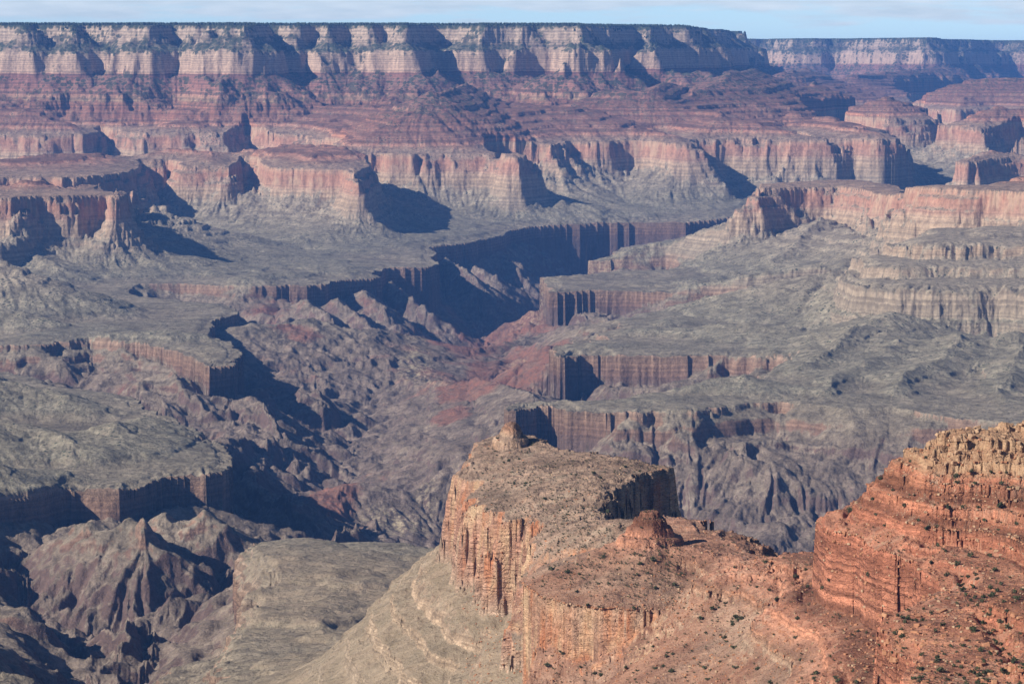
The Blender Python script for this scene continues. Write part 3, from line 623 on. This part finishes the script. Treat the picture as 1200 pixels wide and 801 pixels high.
    redf = b.math('MULTIPLY', b.math('MULTIPLY', b.mr(spx.outputs['Y'], 2950, 2600), b.math('SUBTRACT', 1.0, rockf)), b.math('MULTIPLY', b.mr(sw, 1470, 1500), b.mr(sw, 1735, 1725)))
    onbutte = b.mr(b.noise(pos, 0.006, 3), .35, .6, .25, .75)
    col = b.mix(b.math('MULTIPLY', redf, onbutte), col, b.mix(b.mr(fn2, .35, .65), (.20, .085, .052), (.32, .155, .095)))
    # weathered orange on the near cliffs
    nearc = b.math('MULTIPLY', b.math('MULTIPLY', fgm, rwm), rockf)
    stv = b.noise(pos, 1.0, 5, .65, (0.055, 0.055, 0.009))
    col = b.mix(b.math('MULTIPLY', nearc, b.mr(stv, .42, .60)), col, b.mix(b.mr(b.noise(pos, 1.0, 4, .6, (0.02, 0.02, 0.012)), .4, .62), (.40, .165, .085), (.50, .34, .21)))
    col = b.mix(b.math('MULTIPLY', nearc, b.mr(stv, .60, .72, 0, .6)), col, (.13, .075, .055))
    # joint blocks on near rock
    mpj = N.new("ShaderNodeMapping"); mpj.inputs['Scale'].default_value = (0.11, 0.11, 0.30); L.new(pos, mpj.inputs[0])
    vj = N.new("ShaderNodeTexVoronoi"); vj.inputs['Scale'].default_value = 1.0; L.new(mpj.outputs[0], vj.inputs['Vector'])
    sj = N.new("ShaderNodeSeparateColor"); L.new(vj.outputs['Color'], sj.inputs[0])
    vje = N.new("ShaderNodeTexVoronoi"); vje.feature = 'DISTANCE_TO_EDGE'; vje.inputs['Scale'].default_value = 1.0; L.new(mpj.outputs[0], vje.inputs['Vector'])
    jf = b.math('MULTIPLY', b.mr(sj.outputs[0], 0, 1, .78, 1.18, False), b.mr(vje.outputs['Distance'], 0, .07, .62, 1.0))
    jf = b.math('ADD', 1.0, b.math('MULTIPLY', b.math('MULTIPLY', fgm, rockf), b.math('SUBTRACT', jf, 1.0)))
    col = scale(col, jf)
    supm = b.math('MULTIPLY', b.mr(st, 1590, 1610), b.mr(st, 1950, 1935))
    wv3 = N.new("ShaderNodeTexNoise"); wv3.noise_dimensions = '1D'; wv3.inputs['Scale'].default_value = 1.0; wv3.inputs['Detail'].default_value = 1.0
    L.new(b.math('MULTIPLY', b.math('ADD', st, b.math('MULTIPLY', b.math('SUBTRACT', med, .5), 8.0)), 0.05), wv3.inputs['W'])
    col = scale(col, b.math('ADD', 1.0, b.math('MULTIPLY', supm, b.mr(wv3.outputs['Fac'], .38, .62, -.30, .38))))
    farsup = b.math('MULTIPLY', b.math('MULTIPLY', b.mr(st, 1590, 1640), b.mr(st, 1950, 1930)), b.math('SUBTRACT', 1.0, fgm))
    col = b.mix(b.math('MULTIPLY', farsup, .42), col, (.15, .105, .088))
    # scrub: clumped dark speckle on the softer slopes
    vo = N.new("ShaderNodeTexVoronoi"); vo.feature = 'F1'; vo.inputs['Scale'].default_value = 0.06; L.new(pos, vo.inputs['Vector'])
    vsz = b.math('ADD', 0.20, b.math('MULTIPLY', b.math('SUBTRACT', med, .5), .9))
    sp = b.math('LESS_THAN', vo.outputs['Distance'], vsz)
    vegm = b.math('MULTIPLY', b.mr(st, 1180, 1230), b.mr(up_, .62, .78))
    vegm2 = b.math('MULTIPLY', vegm, b.math('SUBTRACT', 1.0, b.math('MULTIPLY', fgm, 1.0)))
    col = b.mix(b.math('MULTIPLY', b.math('MULTIPLY', sp, vegm2), .85), col, (.045, .055, .032))
    # pinyon and fir on the high slopes below the rim
    vo2 = N.new("ShaderNodeTexVoronoi"); vo2.inputs['Scale'].default_value = 0.028; L.new(pos, vo2.inputs['Vector'])
    hv = b.math('MULTIPLY', b.math('MULTIPLY', b.mr(st, 1590, 1900), b.math('SUBTRACT', 1.0, fgm)), b.mr(up_, .45, .66))
    hv2 = b.math('MULTIPLY', hv, b.math('LESS_THAN', vo2.outputs['Distance'], b.math('ADD', .46, b.math('MULTIPLY', b.math('SUBTRACT', med, .5), 1.2))))
    col = b.mix(b.math('MULTIPLY', hv2, .8), col, (.035, .048, .026))
    capc = b.math('MULTIPLY', fgm, b.mr(sw, 1738, 1746))
    col = b.mix(b.math('MULTIPLY', capc, .85), col, b.mix(b.mr(fin, .35, .65), (.30, .17, .10), (.45, .30, .18)))
    # loose pale stones on the near slopes
    vo3 = N.new("ShaderNodeTexVoronoi"); vo3.inputs['Scale'].default_value = 0.42; L.new(pos, vo3.inputs['Vector'])
    bl = b.math('MULTIPLY', b.math('LESS_THAN', vo3.outputs['Distance'], b.math('MULTIPLY', b.mr(med, .42, .7), .33)), b.mr(up_, .6, .75))
    bl = b.math('MULTIPLY', bl, fgm)
    col = b.mix(b.math('MULTIPLY', bl, .6), col, (.42, .30, .20))
    # bump: fractured rock
    h1 = b.noise(pos, 0.045, 6, .65); h2 = b.noise(pos, 0.5, 4, .7)
    vb = N.new("ShaderNodeTexVoronoi"); vb.feature = 'DISTANCE_TO_EDGE'; vb.inputs['Scale'].default_value = 1.0
    mpb = N.new("ShaderNodeMapping"); mpb.inputs['Scale'].default_value = (0.10, 0.10, 0.17); L.new(pos, mpb.inputs[0]); L.new(mpb.outputs[0], vb.inputs['Vector'])
    jo = b.mr(vb.outputs['Distance'], 0.0, .10)
    hh = b.math('ADD', b.math('MULTIPLY', h1, 16.0), b.math('MULTIPLY', h2, 1.6))
    hh = b.math('ADD', hh, b.math('MULTIPLY', b.math('MULTIPLY', jo, rockf), 1.3))
    hh = b.math('ADD', hh, b.math('MULTIPLY', b.math('MULTIPLY', b.math('MULTIPLY', wv2.outputs['Fac'], fgm), rockf), 6.0))
    bp = N.new("ShaderNodeBump"); bp.inputs['Strength'].default_value = 0.75; bp.inputs['Distance'].default_value = 1.0; L.new(hh, bp.inputs['Height'])
    pr = N.new("ShaderNodeBsdfPrincipled"); pr.inputs['Roughness'].default_value = 0.95; pr.inputs['Specular IOR Level'].default_value = 0.1
    L.new(col, pr.inputs['Base Color']); L.new(bp.outputs[0], pr.inputs['Normal'])
    out = N.new("ShaderNodeOutputMaterial"); L.new(pr.outputs[0], out.inputs['Surface'])
    return b.m
ROCK = rock_material()

# ------------------------------------------------------------------ surface attributes
RED = plan_spots([(600, 385, 75, 28, .85), (545, 418, 90, 22, .75), (600, 455, 70, 28, 1), (560, 480, 60, 20, .9), (530, 505, 30, 12, .8), (325, 392, 55, 18, .6), (350, 435, 50, 20, .5), (640, 400, 40, 30, .6), (385, 572, 45, 16, .8), (340, 600, 25, 10, .6), (440, 600, 40, 14, .5),
             (130, 500, 90, 14, .4), (310, 480, 130, 75, .40), (470, 370, 150, 55, .40), (520, 430, 110, 60, .45), (430, 560, 110, 40, .38), (870, 352, 70, 12, .5), (700, 352, 60, 12, .5), (235, 365, 50, 10, .4)], 960)
RED *= (STR < 1165)
PALE = plan_spots([(488, 472, 18, 12, .9), (520, 487, 26, 10, .5), (487, 452, 14, 4, .5), (462, 612, 38, 6, .9), (500, 600, 14, 8, .6), (250, 510, 20, 12, .6), (640, 398, 40, 12, .5), (700, 372, 40, 8, .5), (610, 470, 20, 8, .6)], 880)
FGM = sstep(Y, 6700, 5500).astype(np.float32)
FGM = np.maximum(FGM * 0, FGM * np.where(STR > 1440, 1, .75)).astype(np.float32)

# ------------------------------------------------------------------ split the sheet into the land forms and build the meshes
def face_class():
    f = lambda a: a[:-1, :-1]
    y = f(Y); st = f(STR); db = f(dB); dg = f(dGe); drw = f(d_rw); drim = f(dRim)
    px = 600 + 3500 * f(X) / y
    c = np.full(y.shape, 3, np.int8)                   # plateau
    c[(dg <= 0)] = 2                                   # gorge
    c[(drw < 160) & (y > 6000)] = 4                    # cliffs and buttes of the middle distance
    c[(y > 15500) & (drw < 500)] = 5                   # far canyon wall
    c[(y > 19300) & (drim < 620)] = 6                  # north rim
    c[(y > 26500)] = 7
    c[(y < 5200) & (db < 700) & (dg > 0)] = 1          # near butte with its skirt
    ridge = (y < 2620) & (px > 940 - (y - 2350) * 0.0) & (db < 400)
    c[(y < 5200) & (db < 420) & ((y < 2420) | (px > 945))] = 0
    return c
NAMES = [("ridge", "stepped orange and red rock ridge with a cream blocky cap and dotted shrubs at lower right", "ridge"),
         ("butte", "tall sheer-sided cream and red cliff promontory with a flat shrubby top and small knob in the centre foreground", "butte"),
         ("gorge", "deep dark purple inner gorge with shadowed steep walls winding through the middle", "gorge"),
         ("plateau", "wide grey-green scrubby platform above the dark gorge and below the red cliffs", "plateau"),
         ("mesa_cliffs", "banded tan and red cliffs of the mesas standing on the grey platform", "cliffs"),
         ("canyon_wall", "hazy red stepped slopes and cliffs under the pale far wall", "canyon wall"),
         ("canyon_rim", "long level far rim with pale cream cliff bands and a dark forested top", "canyon rim"),
         ("distant_rim", "faint bluish pink cliffs of the farthest rim at upper right", "canyon rim")]
def build_mesh(name, mask):
    r, c = np.nonzero(mask); n = len(r)
    if not n: return None
    v = np.stack([r * NC + c, r * NC + c + 1, (r + 1) * NC + c + 1, (r + 1) * NC + c], 1).ravel()
    used = np.zeros(NR * NC, bool); used[v] = True
    remap = np.cumsum(used, dtype=np.int64) - 1
    co = np.stack([X.ravel()[used], Y.ravel()[used], Z.ravel()[used]], 1).astype(np.float32)
    me = bpy.data.meshes.new(name)
    me.vertices.add(len(co)); me.vertices.foreach_set("co", co.ravel())
    me.loops.add(4 * n); me.loops.foreach_set("vertex_index", remap[v].astype(np.int32))
    me.polygons.add(n); me.polygons.foreach_set("loop_start", np.arange(0, 4 * n, 4, dtype=np.int32))
    for an, arr in (("stratum", STR), ("red_shale", RED), ("pale_sand", PALE), ("foreground", FGM), ("wash", WASH)):
        at = me.attributes.new(an, 'FLOAT', 'POINT'); at.data.foreach_set("value", np.ascontiguousarray(arr.ravel()[used], dtype=np.float32))
    me.polygons.foreach_set("use_smooth", np.ones(n, bool))
    me.update()
    me.materials.append(ROCK)
    o = bpy.data.objects.new(name, me); COL.objects.link(o); return o
fc = face_class()
for k, (nm, lab, cat) in enumerate(NAMES):
    o = build_mesh(nm, fc == k)
    if o: o["kind"] = "structure"; o["label"] = lab; o["category"] = cat
print("meshes", time.time() - T00)

# ------------------------------------------------------------------ things that stand on the land
def colf(px): return float(np.interp((px - 600) / 3500.0, cols, np.arange(NC)))
def zat(x, y):
    rr = np.clip(np.interp(y, rows, np.arange(NR)), 0, NR - 1.001); cc = np.clip(np.interp(np.asarray(x) / y, cols, np.arange(NC)), 0, NC - 1.001)
    r0 = np.asarray(rr).astype(int); c0 = np.asarray(cc).astype(int); fr = rr - r0; fc = cc - c0
    return (Z[r0, c0] * (1 - fr) + Z[r0 + 1, c0] * fr) * (1 - fc) + (Z[r0, c0 + 1] * (1 - fr) + Z[r0 + 1, c0 + 1] * fr) * fc
_cp, _sp = math.cos(PHI), math.sin(PHI)
def py_of(y, z): return CY + FPX * (-(z - CAMZ) * _cp - y * _sp) / (y * _cp - (z - CAMZ) * _sp)
def STR_at(h): return h[2] - 160
def hit(px, py, ymax=4300):                            # first ground point seen through a photo position
    c = int(round(colf(px))); m = rows < ymax
    p = py_of(rows[m], Z[m, c]); k = np.nonzero(p <= py)[0]
    if not len(k): return None
    y = rows[k[0]]; return (cols[c] * y, y, float(Z[k[0], c]))
def steep(x, y, e=4.0):
    return math.hypot(zat(x + e, y) - zat(x - e, y), zat(x, y + e) - zat(x, y - e)) / (2 * e)

def simple_mat(name, fn):
    b = NB(name); c, rough = fn(b)
    pr = b.N.new("ShaderNodeBsdfPrincipled"); pr.inputs['Roughness'].default_value = rough; pr.inputs['Specular IOR Level'].default_value = 0.15
    b.L.new(c, pr.inputs['Base Color']); out = b.N.new("ShaderNodeOutputMaterial"); b.L.new(pr.outputs[0], out.inputs['Surface']); return b.m
def leafc(b):
    g = b.N.new("ShaderNodeNewGeometry"); oi = b.N.new("ShaderNodeObjectInfo")
    return b.mix(b.math('MULTIPLY', oi.outputs['Random'], .55), b.mix(b.noise(g.outputs['Position'], 0.7, 3), (.026, .036, .016), (.08, .09, .042)), (.11, .105, .06)), .8
def barkc(b):
    g = b.N.new("ShaderNodeNewGeometry"); return b.mix(b.noise(g.outputs['Position'], 4.0, 3), (.06, .045, .035), (.14, .11, .09)), .9
def stonec(c1, c2, c3):
    def f(b):
        g = b.N.new("ShaderNodeNewGeometry"); oi = b.N.new("ShaderNodeObjectInfo")
        c = b.mix(b.noise(g.outputs['Position'], 0.35, 5, .65), c1, c2); c = b.mix(b.math('MULTIPLY', oi.outputs['Random'], .5), c, c3); return c, .95
    return f
LEAF = simple_mat("juniper_foliage", leafc); BARK = simple_mat("juniper_bark", barkc)
CREAM = simple_mat("cream_stone", stonec((.30, .19, .12), (.44, .31, .20), (.34, .18, .10)))
REDST = simple_mat("orange_stone", stonec((.30, .135, .075), (.44, .25, .14), (.28, .11, .06)))
FOREST = simple_mat("forest_foliage", lambda b: (b.mix(b.noise(b.N.new("ShaderNodeNewGeometry").outputs['Position'], 0.02, 3), (.025, .036, .020), (.05, .062, .033)), .9))

def mesh_of(name, v, f, mat):
    me = bpy.data.meshes.new(name); me.from_pydata([tuple(p) for p in v], [], f); me.update(); me.materials.append(mat); return me
def crown_geo(r_, n=110):
    v, f = [], []
    lobes = [(r_.uniform(-.45, .45), r_.uniform(-.45, .45), r_.uniform(.45, .95), r_.uniform(.38, .62)) for _ in range(7)]
    for i in range(n):
        lx, ly, lz, lr = lobes[i % 7]
        a = r_.normal(size=3); a /= np.linalg.norm(a) + 1e-9
        c = np.array([lx, ly, lz]) + a * lr * r_.uniform(.45, 1.0) * np.array([1, 1, .85]); c[2] = max(c[2], .08)
        t1 = r_.normal(size=3); t1 /= np.linalg.norm(t1); t2 = np.cross(a, t1); t2 /= np.linalg.norm(t2) + 1e-9
        s_ = r_.uniform(.12, .26); k = len(v)
        v += [c + t1 * s_, c + t2 * s_ * .8, c - t1 * s_, c - t2 * s_ * .8 + a * s_ * .4]; f.append((k, k + 1, k + 2, k + 3))
    return v, f
def trunk_geo(r_):
    v, f = [], []
    for br in range(3):
        a = br * 2.1 + r_.uniform(0, 1); k = len(v)
        for j, (h, w_, o_) in enumerate([(-.3, .10, 0), (.25, .08, .08), (.75, .035, .30)]):
            for q in range(5):
                t = q * 2 * math.pi / 5; v.append((math.cos(a) * o_ + w_ * math.cos(t), math.sin(a) * o_ + w_ * math.sin(t), h))
        for j in range(2):
            for q in range(5): f.append((k + j * 5 + q, k + j * 5 + (q + 1) % 5, k + (j + 1) * 5 + (q + 1) % 5, k + (j + 1) * 5 + q))
    return v, f
rs = np.random.RandomState(11)
CROWNS = [mesh_of("crown", *crown_geo(rs), LEAF) for _ in range(5)]; TRUNKS = [mesh_of("trunk", *trunk_geo(rs), BARK) for _ in range(5)]
ZC = [((800, 531, 2.967), [(698,92),(672,165),(590,208),(938,210),(1045,190),(1118,188),(1017,80),(966,96),(1150,125),(864,285),(905,322),(1018,362),(1028,470),(1036,425),(975,460),(1128,458),(1160,434),(1175,486),(1102,495),(1138,520),(1022,515),(1092,552),(1150,575),(1030,620),(978,605),(855,583),(1155,610),(1085,575),(1140,768),(846,756),(746,720),(625,622),(520,522),(500,500),(465,488),(441,410),(318,392),(294,382),(110,545),(135,514),(72,580),(88,625),(155,645),(162,657),(215,583),(193,575),(335,515),(312,478),(265,470),(190,680),(405,645),(410,580),(330,635),(480,770),(545,780),(700,770),(660,600),(760,630),(790,590),(1088,630),(1060,690),(905,720)]),
      ((400, 531, 2.967), [(710,165),(600,105),(640,108),(655,112),(760,200),(790,215),(775,228),(855,240),(845,200),(930,215),(880,75),(905,95),(990,50),(1040,65),(820,485),(735,410),(790,418),(830,425),(895,455),(1045,390),(1090,380),(1155,365),(1035,425),(1070,420),(935,455),(1100,475),(1165,460),(913,365),(1025,598),(1140,710),(1125,745),(1095,750),(1155,765),(905,775),(885,775),(835,745),(720,745),(760,690),(735,710),(772,702),(900,655),(915,580),(860,560)]),
      ((500, 470, 5.93), [(490,262),(475,350),(573,425),(538,432),(645,408),(330,480),(390,512),(610,580),(683,590),(715,568),(980,705),(880,425),(1005,520),(1040,520),(1170,510)]),
      ((940, 480, 4.577), [(595,287),(683,295),(545,250),(852,378),(930,362),(400,488),(437,375),(355,410),(505,440),(620,470),(575,520),(275,555),(810,560),(970,530),(1085,525),(888,545),(1135,425),(1120,355),(1035,352),(695,672),(755,735),(1005,628),(1080,655),(415,607),(465,632),(270,505)])]
spots_ = []
for (ox, oy, sc_), L_ in ZC:
    for a, b_ in L_:
        h = hit(ox + a / sc_, oy + b_ / sc_)
        if h: spots_.append((h[0], h[1], h[2], rs.uniform(1.5, 2.4)))
rr_ = random.Random(5)
def zone_ok(px, py): return (py > 700 and px > 640) or (px > 800 and py > 650) or (px > 980 and py > 560) or (560 < px < 780 and 520 < py < 690) or (690 < px < 880 and py > 630)
extra = []
while len(extra) < 4200:
    px, py = rr_.uniform(550, 1210), rr_.uniform(515, 815)
    if rr_.random() < .35: px, py = rr_.uniform(560, 800), rr_.uniform(520, 690)
    if not zone_ok(px, py): continue
    h = hit(px, py)
    if h and h[1] < 3800 and steep(h[0], h[1]) < 1.0: extra.append((h[0], h[1], h[2], 0.45 + 1.4 * rr_.random() ** 3.0))
extra.sort(key=lambda e: -e[3] / e[1])
n_ind = max(0, 300 - len(spots_)); spots_ += extra[:n_ind]; extra = extra[n_ind:]
for i, (x, y, z, r0) in enumerate(spots_):
    px, py = 600 + 3500 * x / y, py_of(y, z)
    if px > 1150 and py < 545: w_, g_ = "between the cream blocks on top of the right ridge", "junipers on the cream cap of the ridge"
    elif px > 960 and py < 655: w_, g_ = "on the red ledges below the right ridge's cream cap", "junipers on the upper ledges of the ridge"
    elif px > 960 and py < 730: w_, g_ = "beside the tall red cliff of the right ridge", "junipers on the middle slope of the ridge"
    elif px > 960: w_, g_ = "among the orange blocks at the lower right corner", "junipers among the orange blocks"
    elif py > 690: w_, g_ = "on the bottom red rubble slope between butte and ridge", "junipers on the red rubble slope"
    elif px > 790: w_, g_ = "on the low saddle between butte and right ridge", "junipers on the saddle"
    elif py > 620: w_, g_ = "on the centre butte's near shoulder by its cliff edge", "junipers on the near shoulder of the butte"
    else: w_, g_ = "on the flat brown top of the centre butte", "junipers on the flat top of the butte"
    t = bpy.data.objects.new("juniper_bush", None); COL.objects.link(t)
    t.location = (x, y, z - .15); t.rotation_euler = (0, 0, rr_.uniform(0, 6.28)); q = rr_.uniform(.85, 1.15)
    r0 *= rr_.uniform(.6, 1.1); t.scale = (r0 * 1.5 * q, r0 * 1.5 / q, r0 * rr_.uniform(1.1, 1.6))
    t["label"] = "dark green juniper bush " + w_; t["category"] = "bush"; t["group"] = g_
    k = rr_.randrange(5)
    for nm, me in (("crown", CROWNS[k]), ("trunk", TRUNKS[k])):
        o = bpy.data.objects.new(nm, me); COL.objects.link(o); o.parent = t

def batch(name, items, mat, label, cat):               # items: list of (verts Nx3, faces)
    V, F, k = [], [], 0
    for v, f in items:
        V.append(v); F += [tuple(i + k for i in q) for q in f]; k += len(v)
    me = mesh_of(name, np.vstack(V), F, mat); o = bpy.data.objects.new(name, me); COL.objects.link(o)
    o["kind"] = "stuff"; o["label"] = label; o["category"] = cat; return o
CG = [crown_geo(rs, 40) for _ in range(6)]; CG = [(np.array(v), f) for v, f in CG]
batch("scrub", [(CG[i % 6][0] * r0 * 1.1 + np.array([x, y, z - .1]), CG[i % 6][1]) for i, (x, y, z, r0) in enumerate(extra)], LEAF, "small dark desert scrub dotted over the near red slopes and butte top", "scrub")

# angular blocks
def block_geo(r_):
    v = np.array([(x, y, z) for z in (-.5, .5) for y in (-.5, .5) for x in (-.5, .5)]) * r_.uniform(.75, 1.2, (8, 1)) + r_.uniform(-.13, .13, (8, 3))
    f = [(0, 2, 3, 1), (4, 5, 7, 6), (0, 1, 5, 4), (2, 6, 7, 3), (0, 4, 6, 2), (1, 3, 7, 5)]
    import bmesh
    bm = bmesh.new(); vs_ = [bm.verts.new(p) for p in v]
    for q in f: bm.faces.new([vs_[i] for i in q])
    bmesh.ops.bevel(bm, geom=bm.edges[:], offset=.09, segments=1, affect='EDGES')
    bmesh.ops.triangulate(bm, faces=bm.faces[:]); bm.verts.index_update()
    V = np.array([q.co[:] for q in bm.verts]); F = [tuple(q.index for q in fc_.verts) for fc_ in bm.faces]; bm.free(); return V, F
BG = [block_geo(rs) for _ in range(8)]
BLK = {m.name: [mesh_of("boulder", v, f, m) for v, f in BG] for m in (CREAM, REDST)}
def place_boulders(n, box, smin, smax, mat, label, group, flat=(1, 1, .7), tries=4000):
    k = 0
    for _ in range(tries):
        if k >= n: break
        px, py = rr_.uniform(box[0], box[2]), rr_.uniform(box[1], box[3]); h = hit(px, py)
        if not h or h[1] > 4000 or (len(box) > 4 and not box[4](px, py, h)): continue
        s_ = smin + (smax - smin) * rr_.random() ** 1.8
        o = bpy.data.objects.new("boulder", BLK[mat.name][rr_.randrange(8)]); COL.objects.link(o)
        o.location = (h[0], h[1], h[2] - s_ * .05); o.rotation_euler = (rr_.uniform(-.25, .25), rr_.uniform(-.25, .25), rr_.uniform(0, 6.28))
        o.scale = (s_ * flat[0] * rr_.uniform(.8, 1.4), s_ * flat[1] * rr_.uniform(.7, 1.1), s_ * flat[2] * rr_.uniform(.7, 1.2))
        o["label"] = label; o["category"] = "boulder"; o["group"] = group; k += 1
place_boulders(70, (1055, 492, 1205, 548, lambda px, py, h: STR_at(h) > 1736), 1.5, 4.6, CREAM, "pale cream sandstone block in the jumbled cap on top of the right ridge", "cream blocks of the ridge cap")
place_boulders(90, (1000, 715, 1205, 801), 2.0, 5.0, REDST, "orange angular block on the broken ledges at the lower right corner", "orange blocks at the lower right")
place_boulders(40, (1120, 575, 1205, 680), 1.5, 3.5, CREAM, "pale fallen block on the light rubble chute below the ridge cap", "fallen pale blocks below the cap")
rub = []
while len(rub) < 5200:
    px, py = rr_.uniform(540, 1210), rr_.uniform(515, 815); h = hit(px, py)
    if not h or h[1] > 3900: continue
    if rr_.random() > (0.95 if px > 800 or py > 690 else .35): continue
    s_ = 0.5 + 1.6 * rr_.random() ** 3; v, f = BG[rr_.randrange(8)]
    a = rr_.uniform(0, 6.28); c, sn_ = math.cos(a), math.sin(a); q = v * np.array([s_ * 1.3, s_, s_ * .75])
    rub.append((np.stack([q[:, 0] * c - q[:, 1] * sn_, q[:, 0] * sn_ + q[:, 1] * c, q[:, 2]], 1) + np.array([h[0], h[1], h[2] + .1 * s_]), f))
batch("rubble", rub[:1500], CREAM, "pale loose stones scattered over the near slopes and ledges", "rubble")
batch("scree", rub[1500:], REDST, "reddish loose stones scattered over the near slopes and ledges", "scree")

# conifer forest along the far rim
fm = (dRim < -4) & (dRim > -500) & (Y < 27500) & (np.abs(X / Y) < 0.21)
fi = np.argwhere(fm); sel = fi[rs.choice(len(fi), min(len(fi), 9000), replace=False)]
tv = np.array([(0, 0, 1.0), (.30, 0, .45), (0, .30, .45), (-.30, 0, .45), (0, -.30, .45), (.42, .1, .1), (-.1, .42, .1), (-.42, -.1, .1), (.1, -.42, .1), (0, 0, -.2)])
tf = [(0, 1, 2), (0, 2, 3), (0, 3, 4), (0, 4, 1), (1, 5, 6, 2), (2, 6, 7, 3), (3, 7, 8, 4), (4, 8, 5, 1), (5, 9, 6), (6, 9, 7), (7, 9, 8), (8, 9, 5)]
fo = []
for r1, c1 in sel:
    h_ = rs.uniform(9, 24); x = X[r1, c1] + rs.uniform(-8, 8); y = Y[r1, c1] + rs.uniform(-8, 8)
    fo.append((tv * np.array([h_ * .9, h_ * .9, h_]) + np.array([x, y, Z[r1, c1]]), tf))
batch("forest", fo, FOREST, "dark conifer forest along the top of the far rim", "forest")
print("objects", time.time() - T00)


# ------------------------------------------------------------------ air
def haze():
    x0, x1, y0, y1, z0, z1 = -16000, 16000, -300, 80000, float(Z.min()) - 1, float(max(Z.max(), CAMZ)) + 60
    v = [(x, y, z) for z in (z0, z1) for y in (y0, y1) for x in (x0 * (1 if y < 0 else 1.6), x1 * (1 if y < 0 else 1.6))]
    f = [(0, 2, 3, 1), (4, 5, 7, 6), (0, 1, 5, 4), (2, 6, 7, 3), (0, 4, 6, 2), (1, 3, 7, 5)]
    me = bpy.data.meshes.new("haze"); me.from_pydata(v, [], f); me.update()
    m = bpy.data.materials.new("haze"); m.use_nodes = True; N = m.node_tree.nodes; N.clear()
    pv = N.new("ShaderNodeVolumePrincipled"); pv.inputs['Color'].default_value = HAZE_COL; pv.inputs['Density'].default_value = HAZE_DENSITY; pv.inputs['Anisotropy'].default_value = 0.0
    out = N.new("ShaderNodeOutputMaterial"); m.node_tree.links.new(pv.outputs[0], out.inputs['Volume'])
    me.materials.append(m)
    o = bpy.data.objects.new("haze", me); COL.objects.link(o); o["kind"] = "stuff"; o["label"] = "thin blue haze filling the canyon air"; o["category"] = "haze"
if os.environ.get("NOHAZE") is None: haze()
print("done", time.time() - T00)
